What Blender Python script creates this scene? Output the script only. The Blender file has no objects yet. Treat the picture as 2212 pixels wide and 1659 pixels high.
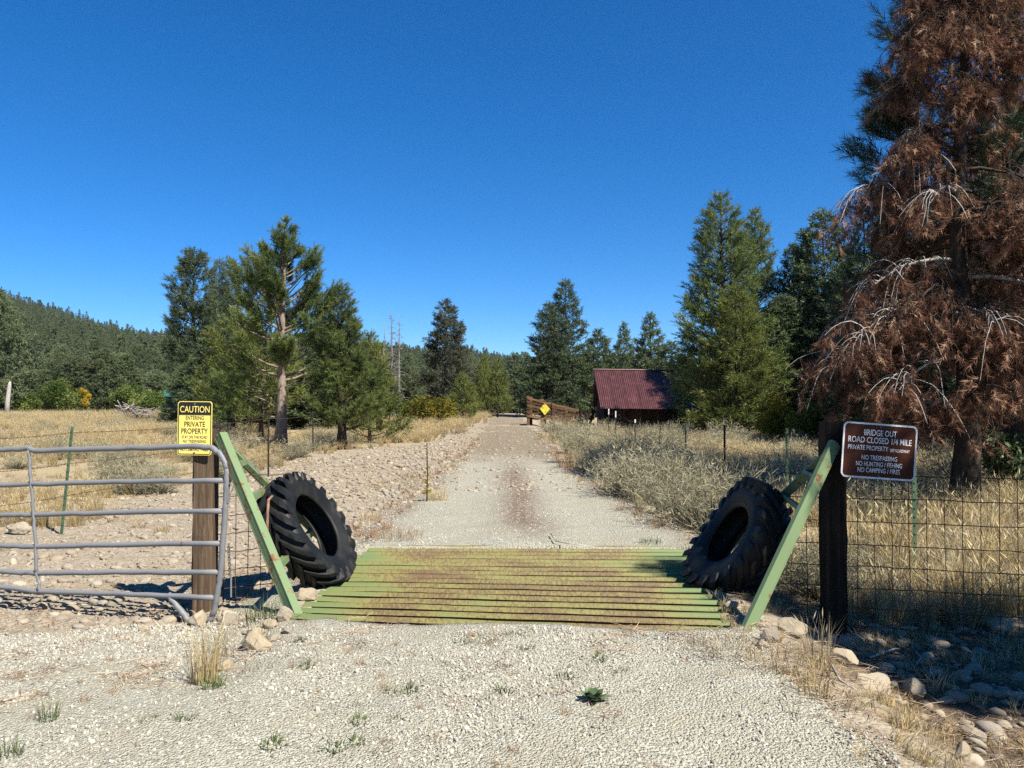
import bpy, bmesh, math, random
import numpy as np
from mathutils import Vector, Matrix

random.seed(7)
rng = np.random.default_rng(7)
SC = bpy.context.scene
COL = SC.collection

# ------------------------------------------------------------------ camera
EYE = np.array([0.0, 0.0, 1.65])
PITCH = math.atan(16 / 768)
cam_d = bpy.data.cameras.new('camera')
cam_d.sensor_width = 36.0
cam_d.lens = 27.0
cam_d.clip_start = 0.05
cam_d.clip_end = 6000
cam = bpy.data.objects.new('camera', cam_d)
cam.location = EYE
cam.rotation_euler = (math.pi / 2 + PITCH, 0, 0)
COL.objects.link(cam)
SC.camera = cam

# ------------------------------------------------------------------ light
SUN_AZ = math.radians(47)      # from straight behind the camera towards the right
SUN_EL = math.radians(50)
to_sun = Vector((math.sin(SUN_AZ) * math.cos(SUN_EL), -math.cos(SUN_AZ) * math.cos(SUN_EL), math.sin(SUN_EL)))
world = bpy.data.worlds.new('World')
SC.world = world
world.use_nodes = True
wn = world.node_tree
wn.nodes.clear()
sky = wn.nodes.new('ShaderNodeTexSky')
sky.sky_type = 'NISHITA'
sky.sun_disc = False
sky.sun_elevation = SUN_EL
sky.sun_rotation = math.atan2(to_sun.x, to_sun.y)
sky.altitude = 1800
sky.air_density = 1.0
sky.dust_density = 0.0
sky.ozone_density = 10.0
bg = wn.nodes.new('ShaderNodeBackground')
bg.inputs['Strength'].default_value = 0.077
wo = wn.nodes.new('ShaderNodeOutputWorld')
sat = wn.nodes.new('ShaderNodeHueSaturation')
sat.inputs['Saturation'].default_value = 1.20
wn.links.new(sky.outputs[0], sat.inputs['Color'])
wn.links.new(sat.outputs[0], bg.inputs[0])
wn.links.new(bg.outputs[0], wo.inputs[0])
sun_d = bpy.data.lights.new('sun', 'SUN')
sun_d.energy = 5.0
sun_d.angle = math.radians(0.5)
sun_d.color = (1.0, 0.95, 0.86)
sun = bpy.data.objects.new('sun', sun_d)
sun.rotation_euler = to_sun.to_track_quat('Z', 'Y').to_euler()
sun.location = (10, -10, 20)
COL.objects.link(sun)
SC.view_settings.view_transform = 'Standard'
SC.view_settings.look = 'None'
SC.view_settings.gamma = 1
SC.view_settings.exposure = 1.05
SC.view_settings.use_curve_mapping = False
SC.cycles.use_denoising = False
SC.cycles.max_bounces = 6
SC.cycles.diffuse_bounces = 3
SC.cycles.glossy_bounces = 2
SC.cycles.transmission_bounces = 3
SC.cycles.transparent_max_bounces = 8

# ------------------------------------------------------------------ surveying helpers: where a bearing meets the ground
PS = 1024 / 2212.0


def ray(px, py):
    u = (px * PS - 512) / 768.0
    v = (384 - py * PS) / 768.0
    c, s = math.cos(PITCH), math.sin(PITCH)
    return np.array([u, c - v * s, s + v * c])


def at(px, py, Y):
    d = ray(px, py)
    return EYE + d * (Y / d[1])


def onz(px, py, z=0.0):
    d = ray(px, py)
    return EYE + d * ((z - EYE[2]) / d[2])


def sstep(a, b, x):
    t = np.clip((np.asarray(x, float) - a) / (b - a), 0, 1)
    return t * t * (3 - 2 * t)


def wob(x, y, f=1.0, s=0.0):
    x = np.asarray(x, float) * f + s
    y = np.asarray(y, float) * f - 1.7 * s
    return (np.sin(x * 1.3 + 1.1 * np.sin(y * 0.9)) + np.sin(y * 1.7 + 1.3 * np.sin(x * 1.1 + 2)) +
            0.6 * np.sin(2.9 * x - 2.1 * y + 1.5 * np.sin(y * 2.3))) / 2.6


# ------------------------------------------------------------------ terrain
GN_L, GN_R = np.array([-1.68, 5.86]), np.array([1.64, 5.46])      # cattle guard corners, near edge
GF_L, GF_R = np.array([-1.60, 8.62]), np.array([1.98, 8.58])      # far edge


def road_x(y):
    y = np.asarray(y, float)
    return np.interp(y, [0, 6, 9, 19, 40, 90], [0, 0, 0.30, 0.0, -0.15, -0.6])


def in_guard(x, y, m=0.0):
    x = np.asarray(x, float); y = np.asarray(y, float)
    t = np.clip((x + 1.65) / 3.4, 0, 1)
    y0 = GN_L[1] + (GN_R[1] - GN_L[1]) * t + m
    y1 = GF_L[1] + (GF_R[1] - GF_L[1]) * t - m
    s = np.clip((y - 5.6) / 3.0, 0, 1)
    x0 = GN_L[0] + (GF_L[0] - GN_L[0]) * s + m
    x1 = GN_R[0] + (GF_R[0] - GN_R[0]) * s - m
    return (x > x0) & (x < x1) & (y > y0) & (y < y1)


def ground_z(x, y):
    x = np.asarray(x, float); y = np.asarray(y, float)
    dx = x - road_x(y)
    left = np.interp(y, [0, 4.5, 5.6, 6.5, 12, 22, 60, 150], [-.04, -.06, -.10, -.16, -.16, -.02, .0, .0])
    right = np.interp(y, [0, 3, 5, 7, 10, 20, 35, 60, 150], [-.28, -.30, -.34, -.30, -.20, -.06, -.25, -.3, .0])
    ml = sstep(-2.7, -1.75, dx)
    mr = 1 - sstep(1.7, 2.8, dx)
    z = np.where(dx < 0, left * (1 - ml), right * (1 - mr))
    # gully on the left flank of the road hump, by the guard
    z = z - 0.10 * np.exp(-((x + 1.95) / 0.35) ** 2 - ((y - 5.2) / 0.9) ** 2)
    # gravel heaped up against the near beam of the guard
    z = z + 0.025 * np.exp(-((x - .15) / 1.0) ** 2 - ((y - 5.35) / 0.35) ** 2)
    # wheel ruts
    z = z - 0.022 * (np.exp(-((dx - .85) / .35) ** 2) + np.exp(-((dx + .85) / .35) ** 2)) * (np.abs(dx) < 2.2)
    far = sstep(10, 40, np.hypot(x, y))
    z = z + wob(x, y, .9) * .018 * (1 - far) + wob(x, y, .16, 3) * .10 * far + wob(x, y, 3.1, 9) * .008
    z = z + 0.0 * x
    return np.where(in_guard(x, y, 0.06), -0.7, z)


# ------------------------------------------------------------------ materials
def newmat(name):
    m = bpy.data.materials.new(name)
    m.use_nodes = True
    n = m.node_tree.nodes
    n.clear()
    return m, n, m.node_tree.links


def N(n, t, **kw):
    o = n.new(t)
    for k, v in kw.items():
        if hasattr(o, k):
            setattr(o, k, v)
        else:
            o.inputs[k].default_value = v
    return o


def ramp(n, l, fac, stops):
    r = n.new('ShaderNodeValToRGB')
    e = r.color_ramp.elements
    while len(e) < len(stops):
        e.new(0.5)
    for i, (p, c) in enumerate(stops):
        e[i].position = p
        e[i].color = (*c, 1) if len(c) == 3 else c
    l.new(fac, r.inputs[0])
    return r.outputs[0]


def mixc(n, l, fac, a, b, mode='MIX'):
    m = n.new('ShaderNodeMix')
    m.data_type = 'RGBA'
    m.blend_type = mode
    for sock, v in ((m.inputs[0], fac), (m.inputs[6], a), (m.inputs[7], b)):
        if isinstance(v, bpy.types.NodeSocket):
            l.new(v, sock)
        elif sock == m.inputs[0]:
            sock.default_value = v
        else:
            sock.default_value = (*v, 1)
    return m.outputs[2]


def math_n(n, l, op, a, b=0.0):
    m = n.new('ShaderNodeMath')
    m.operation = op
    for s, v in ((m.inputs[0], a), (m.inputs[1], b)):
        if isinstance(v, bpy.types.NodeSocket):
            l.new(v, s)
        else:
            s.default_value = v
    return m.outputs[0]


def noise(n, l, scale, detail=6, vec=None, stretch=None, rough=.55, dist=0.0):
    t = n.new('ShaderNodeTexNoise')
    t.inputs['Scale'].default_value = scale
    t.inputs['Detail'].default_value = detail
    t.inputs['Roughness'].default_value = rough
    t.inputs['Distortion'].default_value = dist
    if vec is not None:
        if stretch:
            mp = n.new('ShaderNodeMapping')
            mp.inputs['Scale'].default_value = stretch
            l.new(vec, mp.inputs[0])
            vec = mp.outputs[0]
        l.new(vec, t.inputs[0])
    return t.outputs[0]


def finish(m, n, l, col, rough=.8, bump=None, bstr=.3, bdist=.01, metallic=0.0, spec=.3):
    b = n.new('ShaderNodeBsdfPrincipled')
    o = n.new('ShaderNodeOutputMaterial')
    if isinstance(col, bpy.types.NodeSocket):
        l.new(col, b.inputs['Base Color'])
    else:
        b.inputs['Base Color'].default_value = (*col, 1)
    if isinstance(rough, bpy.types.NodeSocket):
        l.new(rough, b.inputs['Roughness'])
    else:
        b.inputs['Roughness'].default_value = rough
    b.inputs['Metallic'].default_value = metallic
    b.inputs['Specular IOR Level'].default_value = spec
    if bump is not None:
        bp = n.new('ShaderNodeBump')
        bp.inputs['Strength'].default_value = bstr
        bp.inputs['Distance'].default_value = bdist
        l.new(bump, bp.inputs['Height'])
        l.new(bp.outputs[0], b.inputs['Normal'])
    l.new(b.outputs[0], o.inputs[0])
    return m


def simple(name, stops, scale=6, rough=.8, bstr=.3, bdist=.01, stretch=None, metallic=0, spec=.3, detail=7, rnd=0.0):
    """two- or three-tone weathered material from one noise in object space"""
    m, n, l = newmat(name)
    tc = n.new('ShaderNodeTexCoord')
    f = noise(n, l, scale, detail, tc.outputs['Object'], stretch)
    k = len(stops)
    col = ramp(n, l, f, [(0.3 + 0.4 * i / (k - 1), c) for i, c in enumerate(stops)])
    if rnd:
        oi = n.new('ShaderNodeObjectInfo')
        v = math_n(n, l, 'MULTIPLY_ADD', oi.outputs['Random'], rnd)
        v.node.inputs[2].default_value = 1 - rnd / 2
        hsv = n.new('ShaderNodeHueSaturation')
        l.new(v, hsv.inputs['Value'])
        l.new(col, hsv.inputs['Color'])
        col = hsv.outputs[0]
    return finish(m, n, l, col, rough, f, bstr, bdist, metallic, spec)


def leafmat(name, c1, c2, transl=.25, rnd=.3, spec=0.0, c3=None):
    """foliage: tint attribute picks between shoots, object random shifts between copies"""
    m, n, l = newmat(name)
    a = n.new('ShaderNodeAttribute')
    a.attribute_name = 'tint'
    oi = n.new('ShaderNodeObjectInfo')
    st = [(0.0, c1), (0.75, c2)] + ([(1.0, c3)] if c3 else [])
    col = ramp(n, l, a.outputs['Fac'], st)
    hsv = n.new('ShaderNodeHueSaturation')
    v = math_n(n, l, 'MULTIPLY_ADD', oi.outputs['Random'], rnd)
    v.node.inputs[2].default_value = 1 - rnd / 2
    l.new(v, hsv.inputs['Value'])
    l.new(col, hsv.inputs['Color'])
    col = hsv.outputs[0]
    d = n.new('ShaderNodeBsdfDiffuse')
    l.new(col, d.inputs[0])
    t = n.new('ShaderNodeBsdfTranslucent')
    l.new(col, t.inputs[0])
    mx = n.new('ShaderNodeMixShader')
    mx.inputs[0].default_value = transl
    l.new(d.outputs[0], mx.inputs[1])
    l.new(t.outputs[0], mx.inputs[2])
    last = mx.outputs[0]
    if spec:
        g = n.new('ShaderNodeBsdfGlossy')
        g.inputs['Roughness'].default_value = .45
        m2 = n.new('ShaderNodeMixShader')
        m2.inputs[0].default_value = spec
        l.new(last, m2.inputs[1])
        l.new(g.outputs[0], m2.inputs[2])
        last = m2.outputs[0]
    o = n.new('ShaderNodeOutputMaterial')
    l.new(last, o.inputs[0])
    return m


def ground_material():
    m, n, l = newmat('ground_soil')
    tc = n.new('ShaderNodeTexCoord')
    P = tc.outputs['Object']
    fine = noise(n, l, 55, 8, P)
    mid = noise(n, l, 5, 8, P)
    big = noise(n, l, .35, 6, P)
    vor = N(n, 'ShaderNodeTexVoronoi', Scale=34.0)
    l.new(P, vor.inputs[0])
    soil = ramp(n, l, mid, [(.25, (.19, .145, .09)), (.5, (.30, .235, .15)), (.8, (.38, .31, .21))])
    straw = ramp(n, l, fine, [(.25, (.22, .17, .095)), (.55, (.39, .31, .18)), (.8, (.50, .42, .26))])
    grassy = mixc(n, l, ramp(n, l, big, [(.38, (0, 0, 0)), (.62, (1, 1, 1))]), soil, straw)
    stone = ramp(n, l, vor.outputs['Color'], [(.0, (.20, .17, .135)), (.5, (.33, .28, .215)), (1, (.45, .40, .32))])
    cob = mixc(n, l, math_n(n, l, 'MULTIPLY', mid, 1.1), soil, stone)
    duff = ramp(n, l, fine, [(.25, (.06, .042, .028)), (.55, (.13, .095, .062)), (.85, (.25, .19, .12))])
    ac = N(n, 'ShaderNodeAttribute', attribute_name='cobble')
    ad = N(n, 'ShaderNodeAttribute', attribute_name='duff')
    c = mixc(n, l, ac.outputs['Fac'], grassy, cob)
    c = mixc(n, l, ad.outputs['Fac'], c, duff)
    h = math_n(n, l, 'ADD', fine, math_n(n, l, 'MULTIPLY', vor.outputs['Distance'], -.6))
    return finish(m, n, l, c, .95, h, .8, .03, spec=.1)


def gravel_material():
    m, n, l = newmat('crushed_gravel')
    tc = n.new('ShaderNodeTexCoord')
    P = tc.outputs['Object']
    vor = N(n, 'ShaderNodeTexVoronoi', Scale=62.0)
    l.new(P, vor.inputs[0])
    v2 = N(n, 'ShaderNodeTexVoronoi', Scale=130.0)
    l.new(P, v2.inputs[0])
    mid = noise(n, l, 2.2, 7, P)
    fine = noise(n, l, 120, 6, P)
    st = ramp(n, l, vor.outputs['Color'], [(0, (.20, .19, .15)), (.5, (.385, .37, .29)), (1, (.53, .515, .42))])
    dust = ramp(n, l, fine, [(.3, (.28, .255, .185)), (.7, (.45, .415, .31))])
    c = mixc(n, l, ramp(n, l, mid, [(.4, (.15, .15, .15)), (.62, (.9, .9, .9))]), st, dust)
    # reddish needle litter on the crown of the road
    ar = N(n, 'ShaderNodeAttribute', attribute_name='litter')
    k = math_n(n, l, 'MULTIPLY', ar.outputs['Fac'], ramp(n, l, noise(n, l, 16, 8, P), [(.34, (0, 0, 0)), (.52, (1, 1, 1))]))
    c = mixc(n, l, k, c, (.19, .13, .09))
    ag = N(n, 'ShaderNodeAttribute', attribute_name='brown')
    c = mixc(n, l, ag.outputs['Fac'], c, ramp(n, l, vor.outputs['Color'], [(0, (.15, .12, .08)), (1, (.34, .28, .195))]))
    h = math_n(n, l, 'ADD', math_n(n, l, 'MULTIPLY', vor.outputs['Distance'], -1.0), math_n(n, l, 'MULTIPLY', v2.outputs['Distance'], -.5))
    return finish(m, n, l, c, .95, h, .9, .02, spec=.1)


def painted_steel(name, base, dark, rust_amt, scale=9):
    m, n, l = newmat(name)
    tc = n.new('ShaderNodeTexCoord')
    P = tc.outputs['Object']
    f = noise(n, l, scale, 9, P, None, .68)
    g = noise(n, l, 1.3, 4, P)
    st = noise(n, l, 60, 5, P, (.25, 1, 1))
    col = mixc(n, l, g, base, dark)
    k = math_n(n, l, 'ADD', f, math_n(n, l, 'MULTIPLY', st, .25))
    k = math_n(n, l, 'ADD', k, math_n(n, l, 'MULTIPLY', g, .15))
    mask = ramp(n, l, k, [(.86 - rust_amt, (0, 0, 0)), (.90 - rust_amt, (1, 1, 1))])
    rust = ramp(n, l, st, [(.3, (.09, .035, .016)), (.7, (.22, .095, .04))])
    return finish(m, n, l, mixc(n, l, mask, col, rust), .55, k, .15, .004, spec=.4)


def guard_material():
    m, n, l = newmat('worn_green_rail_paint')
    tc = n.new('ShaderNodeTexCoord')
    P = tc.outputs['Object']
    f = noise(n, l, 45, 9, P, (1, .6, .5), .8)
    g = noise(n, l, 2.0, 5, P, (.6, 1, 1))
    st = noise(n, l, 110, 4, P, (1, .5, .35))
    sx = n.new('ShaderNodeSeparateXYZ')
    l.new(P, sx.inputs[0])
    ax = math_n(n, l, 'ABSOLUTE', sx.outputs[0])
    # wheels wear the middle 2.4 m; the ends keep their green
    wr = ramp(n, l, math_n(n, l, 'MULTIPLY', ax, .625), [(.0, (.7, .7, .7)), (.55, (.8, .8, .8)), (.85, (.35, .35, .35)), (1, (.0, .0, .0))])
    k = math_n(n, l, 'ADD', math_n(n, l, 'MULTIPLY', g, .75), math_n(n, l, 'MULTIPLY', wr, .30))
    m1 = ramp(n, l, k, [(.34, (0, 0, 0)), (.56, (1, 1, 1))])
    q = math_n(n, l, 'ADD', math_n(n, l, 'MULTIPLY', k, .55), math_n(n, l, 'MULTIPLY', f, .75))
    m2 = ramp(n, l, q, [(.645, (0, 0, 0)), (.74, (1, 1, 1))])
    paint = mixc(n, l, m1, (.120, .165, .060), (.200, .180, .055))
    c = mixc(n, l, math_n(n, l, 'MULTIPLY', m2, .9), paint, ramp(n, l, st, [(.3, (.060, .035, .020)), (.7, (.175, .105, .055))]))
    return finish(m, n, l, c, .6, f, .2, .004, spec=.35)


def wood_material(name, dark, mid, light, sc=(18, 18, 1.6), rnd=.5):
    m, n, l = newmat(name)
    tc = n.new('ShaderNodeTexCoord')
    P = tc.outputs['Object']
    f = noise(n, l, 1.0, 9, P, sc, .7, .6)
    f2 = noise(n, l, 1.0, 5, P, (sc[0] * 3.2, sc[1] * 3.2, sc[2] * 1.2), .6)
    k = math_n(n, l, 'ADD', math_n(n, l, 'MULTIPLY', f, .65), math_n(n, l, 'MULTIPLY', f2, .35))
    c = ramp(n, l, k, [(.30, dark), (.5, mid), (.70, light)])
    oi = n.new('ShaderNodeObjectInfo')
    v = math_n(n, l, 'MULTIPLY_ADD', oi.outputs['Random'], rnd)
    v.node.inputs[2].default_value = 1 - rnd / 2
    hsv = n.new('ShaderNodeHueSaturation')
    l.new(v, hsv.inputs['Value'])
    l.new(c, hsv.inputs['Color'])
    return finish(m, n, l, hsv.outputs[0], .9, k, .8, .012, spec=.15)


def stone_material(name, stops, rnd=.55, scale=5, bd=.02):
    m, n, l = newmat(name)
    tc = n.new('ShaderNodeTexCoord')
    P = tc.outputs['Object']
    oi = n.new('ShaderNodeObjectInfo')
    f = noise(n, l, scale, 7, P)
    f2 = noise(n, l, scale * 9, 4, P)
    k = len(stops)
    c0 = ramp(n, l, oi.outputs['Random'], [(i / (k - 1), c) for i, c in enumerate(stops)])
    vo = N(n, 'ShaderNodeTexVoronoi', Scale=scale * .8)
    vo.feature = 'DISTANCE_TO_EDGE'
    l.new(P, vo.inputs[0])
    c = mixc(n, l, math_n(n, l, 'MULTIPLY', ramp(n, l, f, [(.35, (0, 0, 0)), (.7, (1, 1, 1))]), .35), c0, (.13, .095, .065))
    c = mixc(n, l, math_n(n, l, 'MULTIPLY', ramp(n, l, f2, [(.42, (0, 0, 0)), (.62, (1, 1, 1))]), .35), c, (.48, .42, .34))
    h = math_n(n, l, 'ADD', f, math_n(n, l, 'MULTIPLY', f2, .4))
    return finish(m, n, l, c, .9, h, .6, bd, spec=.15)


M = {}
M['ground'] = ground_material()
M['gravel'] = gravel_material()
M['rail'] = guard_material()
M['green_steel'] = painted_steel('green_painted_steel', (.165, .235, .110), (.115, .165, .072), .085)
M['gate'] = painted_steel('grey_gate_paint', (.195, .195, .195), (.145, .146, .149), .0, 14)
M['galv'] = simple('galvanised_wire', [(.09, .075, .06), (.16, .145, .13), (.24, .23, .21)], 30, .55, metallic=.4)
M['rustwire'] = simple('rusty_wire', [(.045, .03, .022), (.09, .055, .035)], 30, .8)
M['tpost'] = simple('green_fence_steel', [(.035, .075, .04), (.06, .11, .06), (.09, .14, .085)], 8, .6)
M['darkpost'] = simple('brown_fence_steel', [(.02, .017, .014), (.04, .03, .022)], 8, .7)
M['whitetip'] = simple('white_post_tip', [(.6, .6, .57), (.78, .78, .74)], 8, .7)
M['rubber'] = simple('weathered_tyre_rubber', [(.005, .0055, .0055), (.0085, .009, .0088), (.024, .0235, .021)], 4, .55, .25, .006, spec=.25)
M['rust'] = simple('rusty_iron', [(.10, .05, .03), (.22, .12, .075), (.30, .20, .15)], 18, .7)
M['post'] = wood_material('weathered_post_wood', (.018, .012, .008), (.105, .070, .044), (.25, .18, .12), (26, 26, 1.1), .2)
M['darkpostwood'] = wood_material('dark_post_wood', (.006, .005, .004), (.020, .014, .009), (.045, .03, .02), (22, 22, 1.3), .2)  # near-black: tree shade on the right-hand posts is mixed into the wood colour
M['board'] = wood_material('corral_boards', (.035, .022, .013), (.12, .068, .036), (.22, .14, .085), (1.0, 9, 14), .9)
M['barnwood'] = wood_material('barn_boards', (.010, .008, .006), (.028, .019, .013), (.055, .037, .024), (12, 12, 1.0), .8)
M['bark'] = wood_material('pine_bark', (.06, .045, .034), (.22, .17, .13), (.42, .34, .26), (14, 14, 4.0), .15)
M['darkbark'] = wood_material('dark_bark', (.016, .012, .009), (.05, .037, .027), (.11, .085, .062), (14, 14, 4.0), .15)
M['deadwood'] = simple('bleached_dead_wood', [(.20, .175, .15), (.34, .31, .27), (.50, .47, .42)], 12, .85)
M['snag'] = simple('grey_snag_wood', [(.10, .085, .078), (.17, .15, .14), (.24, .22, .20)], 3, .9)
M['yellow'] = simple('yellow_sign_face', [(.78, .61, .12), (.84, .68, .16), (.86, .70, .19)], 3, .45, .05, .002, spec=.4)
M['black'] = simple('black_sign_print', [(.012, .012, .012), (.018, .018, .017)], 3, .5)
M['brown'] = simple('brown_sign_face', [(.060, .018, .008), (.075, .023, .010)], 3, .4, .05, .002, spec=.4)
M['white'] = simple('white_sign_print', [(.70, .70, .68), (.80, .80, .78)], 3, .45)
M['roof'] = simple('red_corrugated_iron', [(.042, .013, .013), (.064, .018, .018), (.098, .034, .031)], 2.5, .45, .1, .005, spec=.5, rnd=.2)
M['cabinroof'] = simple('green_cabin_roof', [(.03, .12, .10), (.045, .16, .135)], 2, .5, spec=.5)
M['cabinwall'] = simple('dark_green_cabin_wall', [(.012, .03, .028), (.02, .045, .04)], 2, .8)
M['cobble'] = stone_material('river_cobble', [(.11, .098, .075), (.24, .195, .130), (.265, .20, .125), (.185, .165, .135), (.36, .315, .23), (.22, .17, .11), (.30, .255, .175), (.215, .19, .145)], bd=.004)
M['stone'] = stone_material('gravel_chip', [(.13, .125, .105), (.32, .305, .245), (.47, .455, .375), (.24, .23, .19), (.56, .54, .46), (.38, .355, .275)], scale=40, bd=.0005)
M['bigrock'] = stone_material('tan_field_rock', [(.25, .20, .125), (.34, .275, .165), (.23, .20, .155), (.36, .30, .20)], scale=6, bd=.012)
M['pine'] = leafmat('pine_needles', (.045, .072, .022), (.165, .200, .055), .32, .25, .02)
M['pine_y'] = leafmat('young_pine_needles', (.060, .085, .020), (.200, .220, .052), .32, .25, .02)
M['fir'] = leafmat('dark_fir_needles', (.034, .054, .028), (.105, .135, .055), .28, .35, .02)
M['bluefir'] = leafmat('blue_grey_needles', (.044, .068, .036), (.130, .160, .078), .28, .35, .02)
M['halfdead'] = leafmat('thinning_needles', (.055, .062, .040), (.105, .115, .070), .25, .2, c3=(.16, .13, .09))
M['deadneedle'] = leafmat('dead_brown_needles', (.052, .026, .018), (.245, .125, .078), .28, .2, c3=(.52, .34, .22))  # palest stop paints sun-caught tips onto otherwise brown dead needles
M['jeffrey'] = leafmat('long_pine_needles', (.018, .038, .020), (.055, .095, .042), .2, .2, .04)
M['hillfir'] = leafmat('haze_pale_hill_needles', (.075, .100, .050), (.165, .190, .095), .35, .5)  # lightened beyond real needles so the colour carries distance haze
M['willow'] = leafmat('willow_leaves', (.075, .085, .018), (.20, .18, .035), .35, .25, c3=(.27, .19, .03))
M['aspen'] = leafmat('aspen_leaves', (.05, .085, .02), (.15, .19, .05), .35, .35, c3=(.22, .24, .08))
M['goldleaf'] = leafmat('autumn_aspen_leaves', (.20, .15, .02), (.46, .33, .04), .35, .2)
M['sage'] = leafmat('sagebrush_leaves', (.15, .14, .09), (.38, .345, .225), .3, .5, c3=(.56, .49, .31))
M['grass'] = leafmat('dry_grass', (.27, .195, .095), (.50, .385, .19), .35, .4, c3=(.62, .52, .30))
M['paleg'] = leafmat('bleached_grass', (.27, .22, .135), (.48, .40, .25), .35, .35, c3=(.60, .53, .36))
M['redg'] = leafmat('reddish_weed', (.20, .11, .05), (.40, .24, .12), .3, .3)
M['weed'] = leafmat('green_weed', (.05, .075, .025), (.13, .16, .06), .25, .3)
M['mullein'] = leafmat('mullein_leaf', (.055, .085, .04), (.12, .17, .085), .2, .1)
M['mulleinstalk'] = leafmat('mullein_stalk', (.20, .19, .03), (.42, .36, .05), .25, .1)
M['litter'] = simple('dry_litter', [(.13, .085, .055), (.28, .19, .125), (.45, .36, .24)], 3, .9, rnd=.6)
M['stick'] = simple('brush_sticks', [(.10, .085, .07), (.22, .19, .16), (.38, .34, .29)], 5, .9, rnd=.8)
M['signmark'] = simple('yellow_marker_face', [(.04, .035, .01), (.62, .50, .05), (.70, .58, .08)], 5, .5)


# ------------------------------------------------------------------ mesh helpers
def mesh(name, V, faces, mat=None, smooth=False, attrs=None):
    """V (n,3); faces: list of int arrays (k,3)/(k,4)"""
    V = np.ascontiguousarray(V, np.float32)
    me = bpy.data.meshes.new(name)
    fl = [np.asarray(f, np.int32) for f in faces if len(f)]
    me.vertices.add(len(V))
    me.vertices.foreach_set('co', V.ravel())
    loops = np.concatenate([f.ravel() for f in fl])
    sizes = np.concatenate([np.full(len(f), f.shape[1], np.int32) for f in fl])
    starts = np.concatenate([[0], np.cumsum(sizes)[:-1]]).astype(np.int32)
    me.loops.add(len(loops))
    me.loops.foreach_set('vertex_index', loops)
    me.polygons.add(len(sizes))
    me.polygons.foreach_set('loop_start', starts)
    me.polygons.foreach_set('loop_total', sizes)
    me.polygons.foreach_set('use_smooth', np.full(len(sizes), bool(smooth)))
    me.update(calc_edges=True)
    for k, a in (attrs or {}).items():
        at_ = me.attributes.new(k, 'FLOAT', 'POINT')
        at_.data.foreach_set('value', np.ascontiguousarray(a, np.float32))
    if mat is not None:
        me.materials.append(mat)
    return me


class MB:
    def __init__(s):
        s.V = []; s.F = []; s.n = 0

    def add(s, V, *F):
        V = np.asarray(V, float)
        for f in F:
            if len(f):
                s.F.append(np.asarray(f, int) + s.n)
        s.V.append(V)
        s.n += len(V)
        return s

    def box(s, c, d, R=None, taper=1.0):
        """box of full size d about c, R 3x3 columns = axes"""
        q = np.array([[x, y, z] for z in (-.5, .5) for y in (-.5, .5) for x in (-.5, .5)])
        q = q * np.asarray(d, float)
        if R is not None:
            q = q @ np.asarray(R).T
        return s.add(q + np.asarray(c, float), [[0, 2, 3, 1], [4, 5, 7, 6], [0, 1, 5, 4], [2, 6, 7, 3], [0, 4, 6, 2], [1, 3, 7, 5]])

    def tube(s, pts, r, k=8, cap=True):
        pts = np.asarray(pts, float)
        m = len(pts)
        r = np.broadcast_to(np.asarray(r, float), (m,))
        tg = np.gradient(pts, axis=0)
        tg /= np.linalg.norm(tg, axis=1)[:, None] + 1e-12
        up = np.array([0, 0, 1.0]) if abs(tg[0, 2]) < .9 else np.array([1.0, 0, 0])
        a = np.cross(tg[0], up); a /= np.linalg.norm(a)
        rings = []
        th = np.arange(k) * 2 * np.pi / k
        for i in range(m):
            a = a - tg[i] * (a @ tg[i]); a /= np.linalg.norm(a) + 1e-12
            b = np.cross(tg[i], a)
            rings.append(pts[i] + r[i] * (np.cos(th)[:, None] * a + np.sin(th)[:, None] * b))
        V = np.concatenate(rings)
        i = np.arange(m - 1)[:, None] * k
        j = np.arange(k)[None]
        j2 = (j + 1) % k
        Q = np.stack([i + j, i + j2, i + k + j2, i + k + j], -1).reshape(-1, 4)
        F = [Q]
        if cap:
            V = np.concatenate([V, pts[:1], pts[-1:]])
            c0, c1 = m * k, m * k + 1
            jj = np.arange(k)
            F.append(np.stack([np.full(k, c0), (jj + 1) % k, jj], -1))
            F.append(np.stack([np.full(k, c1), (m - 1) * k + jj, (m - 1) * k + (jj + 1) % k], -1))
        return s.add(V, *F)

    def data(s):
        tri = [f for f in s.F if f.shape[1] == 3]
        quad = [f for f in s.F if f.shape[1] == 4]
        F = []
        if quad: F.append(np.concatenate(quad))
        if tri: F.append(np.concatenate(tri))
        return np.concatenate(s.V), F

    def mesh(s, name, mat, smooth=False, off=None):
        V, F = s.data()
        if off is not None:
            V = V - np.asarray(off)
        return mesh(name, V, F, mat, smooth)


def link(name, me, parent=None, loc=None):
    o = bpy.data.objects.new(name, me)
    COL.objects.link(o)
    if parent is not None:
        o.parent = parent
    if loc is not None:
        o.location = loc
    return o


def tag(o, label, cat, group=None, kind=None):
    o['label'] = label
    o['category'] = cat
    if group: o['group'] = group
    if kind: o['kind'] = kind
    return o


def thing(name, label, cat, loc=(0, 0, 0), rot=(0, 0, 0), group=None):
    o = bpy.data.objects.new(name, None)
    o.empty_display_size = .2
    COL.objects.link(o)
    o.location = loc
    o.rotation_euler = rot
    return tag(o, label, cat, group)


def dup(root, loc, rotz=0, scale=1.0, label=None):
    r = root.copy()
    COL.objects.link(r)
    r.location = loc
    r.rotation_euler = (root.rotation_euler[0], root.rotation_euler[1], rotz)
    r.scale = (scale,) * 3 if np.isscalar(scale) else scale
    if label: r['label'] = label
    for ch in root.children:
        c = ch.copy()
        COL.objects.link(c)
        c.parent = r
        for g in ch.children:
            d = g.copy()
            COL.objects.link(d)
            d.parent = c
    return r


def struct(name, me):
    o = link(name, me)
    o['kind'] = 'structure'
    return o


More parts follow.
